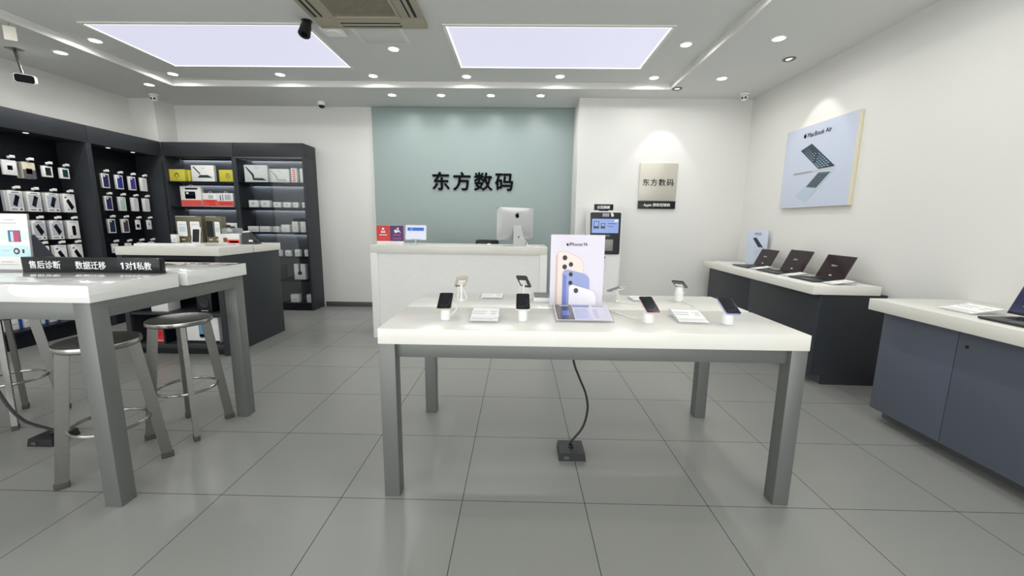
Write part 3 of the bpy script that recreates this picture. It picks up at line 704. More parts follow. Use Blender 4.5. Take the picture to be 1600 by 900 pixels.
M_FR = {'gold': mat('phone_frame_gold', s(214, 204, 190), .3, metal=.5), 'white': mat('phone_frame_white', s(230, 230, 228), .3, metal=.3), 'pink': mat('phone_frame_pink', s(240, 190, 200), .3, metal=.3),
        'blue': mat('phone_frame_lavender', s(160, 166, 214), .3, metal=.3), 'silver': mat('phone_frame_silver', s(200, 204, 204), .25, metal=.7), 'dark': mat('phone_frame_dark', s(50, 52, 56), .3, metal=.5)}
def stand_and_phone(x, y, hz, frame, yaw, tilt, slabel, plabel, facing=1, coil=False, cable=None, baser=.0235, mstand=M_WHITE, looped=False):
    t = thing('phone_stand', slabel, 'phone stand', (x, y, ZT), yaw, 'white display stands under the phones')
    top = hz-.018
    if looped:
        MB().lathe([(.016, 0), (.018, .003), (.014, .012), (.009, .02), (.009, 0)], mstand).build('base', t)
        MB().tube([(0, 0, .0), (0, 0, top)], .007, mstand, 12, smooth=False).build('column', t)
    else:
        MB().lathe([(baser, 0), (baser+.001, .003), (baser-.001, top*.55), (baser-.0055, top), (.005, top+.003), (.005, 0)], mstand).build('column', t)
        MB().lathe([(baser+.001, 0.0), (baser+.0015, .002), (baser+.0005, .004), (.01, .004), (.01, 0)], M_PACK).build('base_ring', t)
    o = MB().box(-.022, .022, -.03, .03, -.012, -.005, M_WHITE, .002).build('head_plate', t, loc=(0, 0, hz), rot=(math.radians(tilt)*facing, 0, 0))
    MB().cyl((0, 0, top-.006), .006, .012, M_WHITE).build('ball_joint', t)
    if coil:
        MB().tube([((baser+.002)*math.cos(a), (baser+.002)*math.sin(a), .015+.065*a/(3*PI)) for a in [k*PI/8 for k in range(0, 25)]], .0028, M_CABLEW, 8).build('spiral_cable', t)
    if cable: MB().tube(cable, .0032, M_CABLEW, 8).build('cable', t)
    p = thing('display_phone', plabel, 'phone', (x, y, ZT+hz), 0, 'phones on the low display table', rot=(math.radians(tilt)*facing, 0, yaw))
    phone_body(p, frame)
    return t
loopc = [(.018, .01, .085), (.045, .02, .075), (.052, .03, .05), (.035, .02, .03), (.02, .012, .02)]
stand_and_phone(.493, .20, .097, M_FR['gold'], math.radians(3), 22, 'white stand under the leftmost phone on the near tabletop', 'gold-edged phone with a black arc screen, leftmost on the near tabletop', cable=loopc)
stand_and_phone(.884, .205, .098, M_FR['white'], 0, 22, 'white stand second from the left on the near tabletop', 'white-edged phone with a black arc screen, second from the left on the near tabletop', cable=[(.018, .01, .085), (.04, .02, .082), (.045, .03, .065), (.02, .012, .05)])
stand_and_phone(1.517, .205, .092, M_FR['pink'], math.radians(3), 22, 'white stand right of the phone poster on the near tabletop', 'pink-edged phone right of the phone poster, on the near tabletop', baser=.0265,
    cable=[(-.02, .0, .03), (-.05, .08, .006), (-.12, .27, .004), (-.125, .33, .004)])
stand_and_phone(1.912, .205, .093, M_FR['blue'], math.radians(-4), 22, 'rightmost white stand on the near tabletop', 'lavender-edged phone with a dark blue screen, rightmost on the near tabletop', baser=.0265, cable=[(.015, .01, .08), (.045, .03, .07), (.05, .035, .062), (.02, .02, .055)])
stand_and_phone(.503, .70, .125, M_FR['gold'], math.radians(18), -33, 'thin white stand with a cable loop at the left of the far tabletop', 'gold phone seen from behind, leftmost on the far tabletop', looped=True,
    cable=[(-.015, 0, .092), (-.018, 0, .05), (-.022, -.005, .012), (.0, -.012, .003), (.028, -.01, .010), (.03, -.005, .03), (.012, -.004, .07), (-.012, -.002, .09)])
stand_and_phone(.895, .80, .115, M_FR['dark'], math.radians(-18), -36, 'thin white stand behind the second phone, on the far tabletop', 'upright phone with a dark back on the far tabletop, above the second front phone', looped=True,
    cable=[(-.022, 0, .085), (-.028, 0, .05), (-.032, -.005, .006), (.01, -.012, .003), (.045, -.01, .006), (.05, -.005, .03), (.018, -.004, .07), (-.018, -.002, .083)])
stand_and_phone(1.487, .74, .088, M_FR['silver'], math.radians(25), -20, 'small cream stand with twisted cable right of the poster on the far tabletop', 'thin silver phone seen edge-on, right of the poster on the far tabletop', looped=True, mstand=M_CABLEW,
    cable=[(-.018, 0, .06), (.015, -.01, .045), (-.015, -.012, .03), (.02, -.01, .015), (-.02, -.012, .006), (.0, -.02, .004), (.05, -.10, .004), (.09, -.18, .004)])
stand_and_phone(1.899, .80, .112, M_FR['dark'], math.radians(-35), -22, 'white cylinder stand with a spiral cable at the right of the far tabletop', 'dark phone seen edge-on atop the rightmost far stand', coil=True, baser=.027,
    cable=[(.025, -.01, .01), (.06, -.05, .003), (.13, -.14, .003), (.11, -.28, .003)])

# tabletop poster with three phones
t = thing('phone_poster', 'tall acrylic poster of three phones standing in the middle of the low display table', 'poster', (1.199, .553, ZT))
B(-.156, .156, 0, .006, .003, .428, M_ACRYL).build('acrylic_plate', t)
B(-.156, .156, .007, .07, 0, .004, M_ACRYL).build('acrylic_foot', t)
xx = lambda pts: [(x-1.199, z-ZT) for x, z in pts]
f = MB(); f.box(-.154, .154, -.002, 0, .005, .426, mat('poster_lilac_white', s(218, 211, 222), .2, var=.02, scale=5, coat=.3))
M_GOLD = mat('print_gold_phone', s(232, 218, 208), .25); M_BLU = mat('print_blue_phone', s(146, 160, 208), .25); M_BLUD = mat('print_blue_edge', s(108, 126, 198), .25); M_WH = mat('print_white_phone', s(240, 236, 240), .25); M_LINE = mat('print_outline', s(178, 160, 160), .3)
def grow(p, g):
    cx = sum(a for a, b in p)/len(p); cz = sum(b for a, b in p)/len(p)
    return [(cx+(a-cx)*(1+g), max(.867, cz+(b-cz)*(1+g))) for a, b in p]
gold = [(1.077, .867), (1.077, 1.165), (1.085, 1.183), (1.10, 1.191), (1.137, 1.190), (1.20, 1.163), (1.225, 1.145), (1.236, 1.12), (1.236, .867)]
blue = [(1.118, .867), (1.117, 1.063), (1.122, 1.078), (1.135, 1.086), (1.154, 1.086), (1.245, 1.063), (1.263, 1.05), (1.272, 1.03), (1.277, .867)]
white = [(1.156, .867), (1.156, .983), (1.162, .996), (1.175, .999), (1.278, .970), (1.303, .955), (1.315, .93), (1.319, .867)]
for i, (p, m) in enumerate(((gold, M_GOLD), (blue, M_BLU), (white, M_WH))):
    y = -.002-.0012*i
    f.prism(xx(grow(p, .018)), y-.0005, y, M_LINE); f.prism(xx(p), y-.0011, y-.0005, m)
f.prism(xx([(1.077, .867), (1.077, 1.165), (1.087, 1.18), (1.089, .867)]), -.0035, -.0031, mat('print_gold_edge', s(214, 186, 168), .25))
f.prism(xx([(1.118, .867), (1.118, 1.063), (1.140, 1.05), (1.140, .867)]), -.0047, -.0043, M_BLUD)
for cx, cz, r, y in ((1.127, 1.156, .014, -.0031), (1.127, 1.103, .014, -.0031), (1.163, 1.118, .013, -.0031), (1.164, 1.060, .013, -.0043), (1.163, 1.010, .013, -.0043), (1.197, .965, .014, -.0055)):
    f.prism(xx(circ(cx, cz, r+.002, 20, .9)), y-.0004, y, M_LINE); f.prism(xx(circ(cx, cz, r, 20, .9)), y-.0008, y-.0004, M_SCREEN if y != -.0043 else M_DARK)
f.build('printed_sheet', t)
f = MB(); apple(f, 1.140-1.199, 1.234-ZT, .017, -.003, -.002, M_TEXTK); f.build('logo', t)
text('iPhone', .076, .019, M_TEXTK, t, (-.012, -.0025, 1.2345-ZT), depth=.0008, bold=.006)
text('6', .011, .017, M_TEXTK, t, (.049, -.0025, 1.236-ZT), depth=.0008, bold=.01); digit_one(t, .037, 1.236-ZT, .017, -.002, M_TEXTK)
t = thing('info_tray', 'three-panel printed card tray lying in front of the phone poster', 'leaflet', (1.205, .36, ZT))
f = MB(); f.hexa([(-.155, -.175, 0), (.137, -.175, 0), (.178, .183, 0), (-.142, .183, 0)], [(-.155, -.175, .010), (.137, -.175, .010), (.178, .183, .018), (-.142, .183, .018)], M_ACRYL); f.build('acrylic_block', t)
f = MB(); f.hexa([(-.150, -.17, .011), (.132, -.17, .011), (.173, .18, .019), (-.137, .18, .019)], [(-.150, -.17, .012), (.132, -.17, .012), (.173, .18, .020), (-.137, .18, .020)], M_WH)
def tri(a0, a1, b0, b1, v0, v1, m, dz=.0006):
    q = lambda u, v: (-.150+u*.282 + v*(.013+u*.028), -.17+v*.35, .012+v*.008+dz)
    f.hexa([q(a0, v0), q(a1, v0), q(b1, v1), q(b0, v1)], [tuple(c + (dz if i == 2 else 0) for i, c in enumerate(q(*p))) for p in ((a0, v0), (a1, v0), (b1, v1), (b0, v1))], m)
tri(.02, .33, .02, .33, .03, .97, mat('print_charcoal', s(64, 66, 84), .25)); tri(.345, .655, .345, .655, .03, .80, mat('print_lilac', s(206, 208, 236), .25)); tri(.345, .655, .345, .655, .80, .97, M_BLUD); tri(.67, .98, .67, .98, .03, .97, mat('print_pale_lilac', s(222, 220, 238), .25))
tri(.12, .26, .12, .26, .25, .55, M_BLUD, .0012); tri(.10, .27, .10, .27, .88, .92, M_WH, .0012)
for k in range(5): tri(.37, .60, .37, .60, .15+.12*k, .17+.12*k, M_BLU, .0012); tri(.70, .78, .70, .78, .15+.12*k, .17+.12*k, M_BLU, .0012)
tri(.70, .92, .70, .92, .86, .88, M_DARK, .0012)
f.build('printed_card', t)
def price_card(cx, cy, w, d, rz, z, label, tilt=8, grp='clear acrylic price cards'):
    t = thing('price_card', label, 'price card', (cx, cy, z), rz, grp)
    a = math.radians(tilt)
    Mx = Matrix.Translation((0, -d/2, .003)) @ Matrix.Rotation(a, 4, 'X')
    MB().box(-w/2, w/2, 0, d, 0, .004, M_ACRYL, .001, M=Mx).build('acrylic_plate', t)
    MB().box(-w/2, w/2, d/2-.006, d/2-.003, 0, d*math.sin(a)+.003, M_ACRYL).build('acrylic_back_foot', t)
    f = MB(); f.box(-w/2+.008, w/2-.008, .012, d-.006, .0042, .0048, M_CARD, M=Mx)
    for k, (a0, b0) in enumerate(((-.42, .05), (-.42, .0), (.15, .38), (.2, .36))): f.box(a0*w, b0*w, d*(.70-.16*(k % 2)), d*(.76-.16*(k % 2)), .0048, .0052, M_PACK, M=Mx)
    f.box(-.42*w, .42*w, d*.22, d*.26, .0048, .0052, M_PACK, M=Mx); f.box(-.42*w, .3*w, d*.14, d*.17, .0048, .0052, M_PACK, M=Mx)
    f.build('printed_sheet', t)
price_card(.690, .245, .155, .20, 0, ZT, 'clear acrylic price card between the two left phones on the near tabletop')
price_card(1.757, .290, .16, .20, math.radians(-6), ZT, 'clear acrylic price card between the two right phones on the near tabletop')
price_card(.687, .84, .155, .13, 0, ZT, 'clear acrylic price card lying on the far left tabletop', 3)
price_card(1.66, .83, .13, .12, math.radians(5), ZT, 'clear acrylic price card on the far tabletop, behind the pink-edged phone', 4)
t = thing('tablet_box', 'low white box with a grey top, on the far tabletop left of the poster', 'box', (1.045, .765, ZT))
MB().box(-.088, .088, -.085, .085, 0, .034, M_WHITE, .008).build('body', t)
MB().box(-.084, .084, -.081, .081, .034, .038, M_FRAME, .002).build('grey_top', t)
B(.0, .07, -.075, -.055, .038, .0385, M_PACK).build('label', t)

# ------------------------------------------------------------------ right cabinets
def base_cabinet(label, tlabel, loc, rz, L, depth, cab_in, gaps, locks, M_, zt, zb, back):
    # local frame: x = depth (0 front edge of top), y = length away from the viewer (0 near end)
    t = thing('base_cabinet', label, 'cabinet', loc, rz)
    for sy in (.015, L-.05):
        MB().prism([(cab_in+.02, .083), (cab_in+.10, .083), (cab_in+.10, 0), (back, 0), (back, zb), (cab_in+.02, zb)], sy, sy+.02, M_).build('side_panel', t)
    B(back-.02, back, .035, L-.05, .08, zb, M_).build('back_panel', t)
    B(cab_in+.10, back-.02, .035, L-.05, 0, .083, M_SKIRT).build('plinth', t)
    B(cab_in+.03, back-.02, .035, L-.05, .083, .10, M_).build('bottom_panel', t)
    B(cab_in+.03, cab_in+.06, .035, L-.05, zb-.03, zb, M_BLACK).build('top_rail', t)
    edges = [.012] + gaps + [L-.03]
    for k in range(len(edges)-1):
        a, b = edges[k]+.002, edges[k+1]-.002
        d = B(cab_in, cab_in+.019, a, b, .083, zb-.014, M_, .0015).build('door', t)
        for ly in locks:
            if a < ly < b: MB().cyl((0, 0, 0), .010, .004, M_BLACK, M=Matrix.Translation((cab_in-.002, ly, zb-.095)) @ Matrix.Rotation(PI/2, 4, 'Y')).build('lock', d)
    o = B(0, depth, 0, L, zb, zt, M_STONE, .0025).build('worktop', bpy.data.objects.get('none'))
    o.location = loc; o.rotation_euler = (0, 0, rz)
    tag(o, tlabel, 'worktop', 'thick white worktops')
    return t
base_cabinet('dark grey floor cabinet along the right wall, the farther one, under three laptops', 'white worktop on the farther right cabinet, carrying three laptops', (3.318, 1.575, 0), math.radians(-2.2), 2.22, .545, .075, [1.13], [.505, 1.61], M_DARK, .865, .790, .615)
base_cabinet('blue-grey floor cabinet at the right edge, the nearer one', 'white worktop on the nearer right cabinet, with a laptop cut by the picture edge', (3.305, -1.30, 0), 0, 2.315, .64, .09, [.70, 1.80], [1.748, .64], M_DARKB, .865, .788, .64)
ZR = .865
def side_laptop(near, far, lab, wv='chip', h=.235, d=.255, tilt=114, ldx=0.0):
    # near/far: ends of the keyboard front edge (toward the aisle)
    a = Vector(near); b = Vector(far); w = (b-a).length; m = (a+b)/2
    ang = math.atan2((b-a).y, (b-a).x)          # direction of local -x ... screen faces -x world
    return make_laptop('laptop', lab, (m.x, m.y, ZR), ang-PI, w, d, h, tilt, wv, 'open laptops on the right worktops', ldx)
side_laptop((3.452, 1.774), (3.468, 2.129), 'open laptop with a plum screen, nearest of the three on the farther right worktop')
side_laptop((3.468, 2.320), (3.484, 2.690), 'open laptop with a reflective dark screen, middle of the three on the farther right worktop', h=.245)
side_laptop((3.492, 2.890), (3.512, 3.250), 'open laptop farthest back on the farther right worktop, before the small poster', h=.215)
side_laptop((3.385, .07), (3.385, .42), 'open laptop with a blue screen, cut by the right picture edge', 'wave', .24, .245, 112, -.07)
for (x, y, rz, lab, w, d) in ((3.60, 2.80, -95, 'clear acrylic card between the farthest and the middle laptop', .13, .2), (3.58, 2.22, -95, 'clear acrylic card between the middle and the nearest laptop', .13, .2),
                      (3.60, 1.68, -94, 'clear acrylic card at the near end of the farther right worktop, beside the nearest laptop', .14, .2), (3.54, .60, -90, 'clear acrylic card on the nearer right worktop, left of its laptop', .2, .2)):
    price_card(x, y, w, d, math.radians(rz), ZR, lab, 8)
t = thing('paper_tray', 'flat white folder at the far end of the farther right worktop', 'folder', (3.66, 3.60, ZR), math.radians(-3))
B(-.14, .14, -.12, .12, 0, .008, M_CARD, .002).build('lower_sheet', t); o = B(-.13, .12, -.11, .11, .0085, .012, M_PACK, .001).build('cover_sheet', t)
t = thing('small_poster', 'small upright laptop poster against the wall at the far end of the right worktop', 'poster', (3.86, 3.38, ZR), math.radians(-72))
for sgn in (1,):
    B(-.15, .15, -.006, .006, 0, .43, M_POST, .001).build('board', t)
f = MB(); f.prism([(-.06, .33), (-.01, .34), (.10, .22), (.03, .22)], -.0075, -.006, MATS['print_screen_dark']); f.box(-.15, .02, -.0075, -.006, .212, .216, M_PACK)
f.prism([(.0, .20), (.07, .20), (.03, .14), (-.04, .11)], -.0075, -.006, MATS['print_silver_blue']); f.box(-.04, .06, -.0075, -.006, .39, .398, MATS['print_shadow_grey']); f.box(-.04, .06, -.0075, -.006, .372, .38, MATS['print_shadow_grey'])
f.build('printed_picture', t)
B(-.05, .05, .006, .06, 0, .006, M_ACRYL).build('foot', t)

# ------------------------------------------------------------------ middle counter with shelves
t = thing('island_counter', 'charcoal island counter with a white top and open front shelves, behind the stools', 'counter', (-3.02, 2.03, 0))
W = 1.01; D = 1.0
B(0, W, 0, .50, 1.0, 1.08, M_STONE, .0025).build('countertop', t); B(0, W+.006, .525, D, 1.0, 1.08, M_STONE, .0025).build('countertop', t)
B(W-.03, W-.006, .05, D-.02, 0.0, 1.0, M_DARK, .001).build('side_panel', t)
B(.006, .03, .05, D-.02, 0.0, 1.0, M_DARK, .001).build('side_panel', t)
B(.03, W-.03, .5, .52, .06, 1.0, M_BLACK).build('back_panel', t)
for px in (.004, W-.052): B(px, px+.048, .004, .05, 0, 1.0, M_DARK, .001).build('post', t)
for z0, z1 in ((.410, .430), (.07, .112)): B(.052, W-.052, .01, .50, z0, z1, M_DARK, .001).build('shelf', t)
B(.052, W-.052, .012, .03, .955, .999, M_NAVY).build('top_rail', t)
B(.34, .36, .03, .5, .112, .41, M_NAVY).build('divider', t)
B(.03, W-.03, .06, .48, .0, .07, M_BLACK).build('plinth', t)

def product(name, label, cat, loc, size, rz=0.0, body=M_CARD, prints=(), group=None, circles=(), bev=.001):
    w, d, h = size                                  # front faces local -y, base at z=0
    f = MB().box(-w/2, w/2, 0, d, 0, h, body, bev)
    for (a, b, c_, e, m) in prints: f.box((a-.5)*w, (b-.5)*w, -.0007, 0.0005, c_*h, e*h, m)
    for (cx, cz, r, m) in circles: f.prism(circ((cx-.5)*w, cz*h, r), -.0014, 0, m)
    o = f.build(name, loc=(loc[0], loc[1], loc[2]+.0015), rot=(0, 0, rz)); return tag(o, label, cat, group)
IX, IY = -3.02, 2.03
product('product_box', 'white box with a black round print on the upper shelf of the island counter', 'box', (-2.72, 2.10, .430), (.17, .15, .22), 0, M_CARD, (), 'boxes on the island shelves', ((.5, .62, .035, M_BLACK),))
product('product_box', 'bright red box on the lower shelf of the island counter', 'box', (-2.765, 2.10, .112), (.16, .10, .155), 0, M_RED, ((.3, .75, .1, .14, M_TEXTW),), 'boxes on the island shelves', ((.5, .6, .036, mat('deep_red_print', s(190, 40, 40), .4)),))
product('product_box', 'large white box with a blue bottle print on the lower shelf of the island counter', 'box', (-2.31, 2.10, .112), (.33, .18, .26), 0, M_CARD, ((0, 1, 0, .09, M_BLACK), (.38, .60, .25, .85, mat('bottle_blue_print', s(110, 160, 190), .4)), (.40, .58, .2, .35, M_BLUE)), 'boxes on the island shelves')
t = thing('speaker', 'black desktop speaker on the upper shelf of the island counter, at the right', 'speaker', (-2.265, 2.10, .430))
B(-.075, .075, 0, .16, 0, .25, M_BLACK, .006).build('cabinet', t)
f = MB(); f.lathe([(.045, 0), (.045, .004), (.036, .006), (.03, .002), (.012, .001), (.010, .006), (.004, .008)], M_DARK, M=Matrix.Translation((0, 0, .09)) @ Matrix.Rotation(PI/2, 4, 'X')); f.build('woofer', t)
f = MB(); f.lathe([(.024, 0), (.024, .004), (.018, .004), (.008, .002)], M_DARK, M=Matrix.Translation((0, 0, .185)) @ Matrix.Rotation(PI/2, 4, 'X')); f.build('tweeter', t)
B(-.035, .035, -.001, 0, .012, .02, M_PACK).build('name_strip', t)
product('product_box', 'dark box in the left compartment on the upper shelf of the island counter', 'box', (-2.88, 2.12, .430), (.10, .2, .30), 0, M_NAVY, ((.2, .8, .1, .16, M_FRAME),), 'boxes on the island shelves')
ZI = 1.08
def onisland(*a, **k): return product(*a, **k)
product('product_box', 'small white box at the back left of the island counter, beside the bronze box', 'box', (-3.085+.02, 2.76, ZI), (.06, .05, .09), 0, M_CARD, ((.55, .8, .25, .5, M_PACK),), 'boxes on the island counter')
def bronze(x, y, w, lab, dark):
    t = thing('case_display_box', lab, 'box', (x, y, ZI), 0, 'bronze display boxes on the island counter')
    B(-w/2, w/2, 0, .09, 0, .30, M_OLIVE, .002).build('carton', t)
    B(-w/2+.01, w/2-.05, -.002, .0, .292, .30, M_PACK).build('top_strip', t)
    n = 2
    for k in range(n):
        cx = (-.25+.5*k)*w; ww = w*.42
        f = MB(); f.prism(rrect(ww, .185, .012, cx=cx, cz=.155), -.0015, 0, M_BLACK); f.prism(rrect(ww-.014, .172, .010, cx=cx, cz=.155), -.0028, -.0015, M_CARD if not (dark and k == 0) else M_SCREEN)
        if not (dark and k == 0):
            f.box(cx-ww*.32, cx+ww*.32, -.0034, -.0028, .20, .206, M_PACK); f.box(cx-ww*.3, cx+ww*.3, -.0034, -.0028, .12, .18, M_SKY)
        f.build('case_window', t)
        B(cx-.02, cx+.02, -.001, 0, .025, .04, M_CREAMEDGE).build('size_label', t)
bronze(-2.955, 2.86, .30, 'bronze display box with two white phone cases, on the island counter', False)
bronze(-2.68, 2.88, .18, 'narrower bronze display box with one black and one white case, on the island counter', True)
t = thing('display_phone', 'upright phone in a white round-topped stand at the front of the island counter', 'phone', (-2.505, 2.375, ZI))
B(-.05, .05, -.05, .05, 0, .012, M_WHITE, .004).build('stand_base', t)
MB().prism(rrect(.088, .175, .014, cz=.105), -.001, .006, M_WHITE, M=Matrix.Rotation(math.radians(-10), 4, 'X')).build('white_frame', t)
MB().prism(rrect(.068, .135, .008, cz=.098), -.003, -.001, M_SCREEN, M=Matrix.Rotation(math.radians(-10), 4, 'X')).build('screen', t)
MB().prism(circ(0, .185, .028), .0, .005, M_WHITE, M=Matrix.Rotation(math.radians(-10), 4, 'X')).build('round_top', t)
t = thing('accessory_tray', 'low white segmented display tray along the front edge of the island counter', 'tray', (-2.70, 2.215, ZI))
for k in range(5): B(-.26+k*.125, -.26+.122+k*.125, -.05, .08, 0, .022, M_WHITE, .003).build('tray_segment', t)
t = thing('clear_tray', 'clear plastic tray with brown inserts, right of the upright phone on the island counter', 'tray', (-2.31, 2.42, ZI))
B(-.14, .14, -.07, .09, 0, .012, M_ACRYL, .002).build('tray', t); B(-.12, .10, -.02, .05, .0125, .018, M_CREAMEDGE).build('insert', t)
product('product_box', 'white box with a small brown picture, right of the bronze boxes on the island counter', 'box', (-2.415, 2.68, ZI), (.145, .09, .105), 0, M_CARD, ((.38, .85, .15, .62, mat('brown_print', s(130, 84, 64), .4)),), 'boxes on the island counter')
product('product_box', 'coral and white box with black print, beside the card terminal on the island counter', 'box', (-2.262, 2.60, ZI), (.135, .10, .112), 0, M_CARD, ((0, 1, .08, .45, M_CORAL), (.15, .9, .14, .32, M_RED), (.1, .9, .6, .62, M_PACK)), 'boxes on the island counter')
t = thing('card_terminal', 'black card payment terminal at the right end of the island counter', 'card terminal', (-2.11, 2.66, ZI), math.radians(12))
MB().hexa([(-.07, -.05, 0), (.075, -.05, 0), (.075, .09, 0), (-.07, .09, 0)], [(-.07, -.04, .125), (-.02, -.04, .13), (-.02, .08, .13), (-.07, .08, .125)], M_BLACK).build('housing', t)
MB().hexa([(-.01, -.045, .09), (.065, -.045, .035), (.065, .06, .035), (-.01, .06, .09)], [(-.008, -.045, .093), (.067, -.045, .038), (.067, .06, .038), (-.008, .06, .093)], M_DARK).build('keypad', t)
MB().cyl((0, 0, 0), .02, .10, M_CARD, M=Matrix.Translation((-.045, -.03, .125)) @ Matrix.Rotation(-PI/2, 4, 'X')).build('paper_roll', t)
B(.0, .04, -.052, -.05, .03, .05, M_CARD).build('label', t)
t = thing('clear_basket', 'clear plastic bag of small grey accessories behind the boxes on the island counter', 'basket', (-2.475, 2.90, ZI))
B(-.10, .10, -.05, .05, 0, .17, M_ACRYL, .02).build('bag', t)
f = MB()
for k in range(9): f.ball((random.uniform(-.07, .07), random.uniform(-.03, .03), .03+.02*k), .03, random.choice([M_FRAME, M_NAVY, M_DARK, M_PACK]), sc=(1, .8, .6))
f.build('contents', t)

# ------------------------------------------------------------------ back cabinets (shelf bay and glass bay)
YB0, YB1 = 4.128, 4.480; ZTOP = 2.425
SHZ = [1.885, 1.527, 1.168, .812, .462]
def back_bay(x0, x1, label, doors):
    t = thing('display_cabinet', label, 'cabinet', (x0, YB0, 0), 0, 'tall charcoal display cabinets')
    W = x1-x0; D = YB1-YB0
    B(0, .03, 0, D, 0, 2.23, M_DARK, .001).build('side_panel', t); B(W-.03, W, 0, D, 0, 2.23, M_DARK, .001).build('side_panel', t)
    B(.001, W-.001, 0, D, 2.23, ZTOP, M_DARK, .001).build('header', t)
    B(.03, W-.03, D-.018, D, .10, 2.23, M_INNER).build('back_panel', t)
    B(.03, W-.03, .004, D-.018, 0, .112, M_NAVY, .001).build('base', t)
    for z in SHZ: B(.03, W-.03, .022, D-.018, z-.022, z, M_NAVY, .001).build('shelf', t)
    for z in ([2.23] + [q-.022 for q in SHZ[:3]]):
        B(.04, W-.04, D-.050, D-.040, z-.007, z-.001, M_LED).build('light_strip', t)
        B(.035, W-.035, D-.062, D-.055, z-.016, z, M_NAVY).build('strip_cover', t)
    if doors:
        for (a, b, y) in ((.032, W*.52, .004), (W*.48, W-.032, .012)):
            d = B(a, b, y, y+.005, .115, 2.225, M_GLASS).build('glass_door', t)
        B(.03, W-.03, 0, .02, 2.215, 2.23, M_STEEL).build('door_rail', t)
    return t
back_bay(-4.268, -3.236, 'open charcoal shelf cabinet with yellow boxes on its top shelf, left of the glass cabinet', False)
back_bay(-3.234, -2.222, 'charcoal cabinet with sliding glass doors and small white boxes, right of the open one', True)
gC = 'boxes in the open shelf cabinet'; gD = 'white boxes in the glass cabinet'
YS = 4.20
M_GRN = mat('dark_green_print', s(44, 66, 60), .4)
def keyboard_case(x0, x1, z, h, lab, dark, g, green=False):
    w = x1-x0; m = M_GRN if dark else M_PACK
    f = MB().box(-w/2, w/2, 0, .05, 0, h, M_CARD, .001)
    if green:
        f.prism([(-.43*w, .90*h), (-.36*w, .90*h), (-.10*w, .48*h), (-.14*w, .44*h)], -.002, 0, m); f.prism([(-.14*w, .40*h), (.22*w, .40*h), (.42*w, .24*h), (-.24*w, .24*h)], -.002, 0, m)
    else:
        f.prism([(-.44*w, .88*h), (-.40*w, .90*h), (-.10*w, .46*h), (-.08*w, .24*h), (.28*w, .24*h), (.44*w, .10*h), (-.14*w, .12*h), (-.18*w, .38*h)], -.002, 0, m)
    f.box(-.05*w, .1*w, -.001, 0, .80*h, .84*h, M_PACK)
    return tag(f.build('keyboard_box', loc=((x0+x1)/2, YS, z+.0015)), lab, 'box', g)
for k, (dx, w) in enumerate(((0, .225), (.03, .225), (.06, .225), (.085, .225))):
    o = product('yellow_box', ('yellow box with a bee-like black print, frontmost' if k == 0 else 'yellow box %s behind the frontmost one' % ('next', 'third', 'last')[k-1]) + ' at the left of the top shelf', 'box',
        (-4.122+dx, YS-.02+k*.062, SHZ[0]), (w, .058, .168), 0, M_YELLOW, ((.36, .40, .35, .6, M_BLACK), (.55, .59, .35, .6, M_BLACK), (.42, .53, .28, .33, M_BLACK), (.40, .56, .60, .70, M_BLACK), (.28, .35, .44, .48, M_BLACK), (.61, .68, .44, .48, M_BLACK), (.30, .35, .60, .64, M_BLACK), (.61, .66, .60, .64, M_BLACK), (.44, .53, .14, .17, M_RUBBER)) if k == 0 else (), 'yellow boxes on the top shelf')
keyboard_case(-3.922, -3.590, SHZ[0], .232, 'white keyboard case box with a dark green picture, on the open cabinet top shelf', True, gC, True)
product('yellow_box', 'single yellow box at the right end of the open cabinet top shelf', 'box', (-3.410, YS, SHZ[0]), (.215, .10, .17), 0, M_YELLOW, ((.46, .50, .35, .6, M_BLACK), (.65, .69, .35, .6, M_BLACK), (.52, .63, .28, .33, M_BLACK), (.50, .66, .62, .68, M_BLACK)), 'yellow boxes on the top shelf')
for (x0, x1, h, lab, pr) in ((-4.12, -3.815, .29, 'large white and coral package with a black product window, second shelf', ((.0, 1, .02, .32, M_CORAL), (.22, .72, .38, .74, M_SCREEN), (.25, .85, .84, .92, M_NAVY), (.28, .40, .62, .70, M_CARD))),
        (-3.798, -3.586, .195, 'smaller white and coral package in the middle of the second shelf', ((0, 1, .04, .52, M_CORAL), (.42, .75, .60, .85, M_PACK), (.2, .85, .32, .44, M_RED), (.45, .85, .12, .22, M_RED))),
        (-3.581, -3.343, .197, 'white and coral package with narrow green stripes, right of the second shelf', ((0, 1, .04, .42, M_CORAL), (.18, .24, .45, .85, M_GRN), (.34, .38, .45, .92, M_NAVY), (.48, .85, .5, .9, M_PACK), (.15, .9, .18, .32, M_RED)))):
    t = thing('accessory_package', lab, 'package', ((x0+x1)/2, YS, SHZ[1]+.0015), 0, 'coral packages on the second shelf')
    w = x1-x0; f = MB().box(-w/2, w/2, 0, .06, 0, h, M_CARD, .002)
    for (a, b, c_, e, m) in pr: f.box((a-.5)*w, (b-.5)*w, -.0008-(.0005 if m in (M_RED, M_CARD) else 0), 0, c_*h, e*h, m)
    f.build('carton', t)
    MB().tube([(-.02, .02, h-.002), (-.018, .02, h+.018), (.018, .02, h+.018), (.02, .02, h-.002)], .003, M_CARD, 8).build('hanger_loop', t)
product('product_box', 'wide grey-white box on the third shelf of the open cabinet, above the card terminal', 'box', (-3.44, YS, SHZ[2]), (.225, .10, .125), 0, M_CARD, ((.1, .42, .25, .7, M_PACK), (.55, .88, .25, .7, M_PACK), (.48, .52, .6, .7, M_NAVY)), gC)
product('product_box', 'small dark box on the third shelf of the open cabinet, at the left', 'box', (-4.0, YS, SHZ[2]), (.25, .12, .10), 0, M_NAVY, ((.1, .9, .4, .6, M_FRAME),), gC)
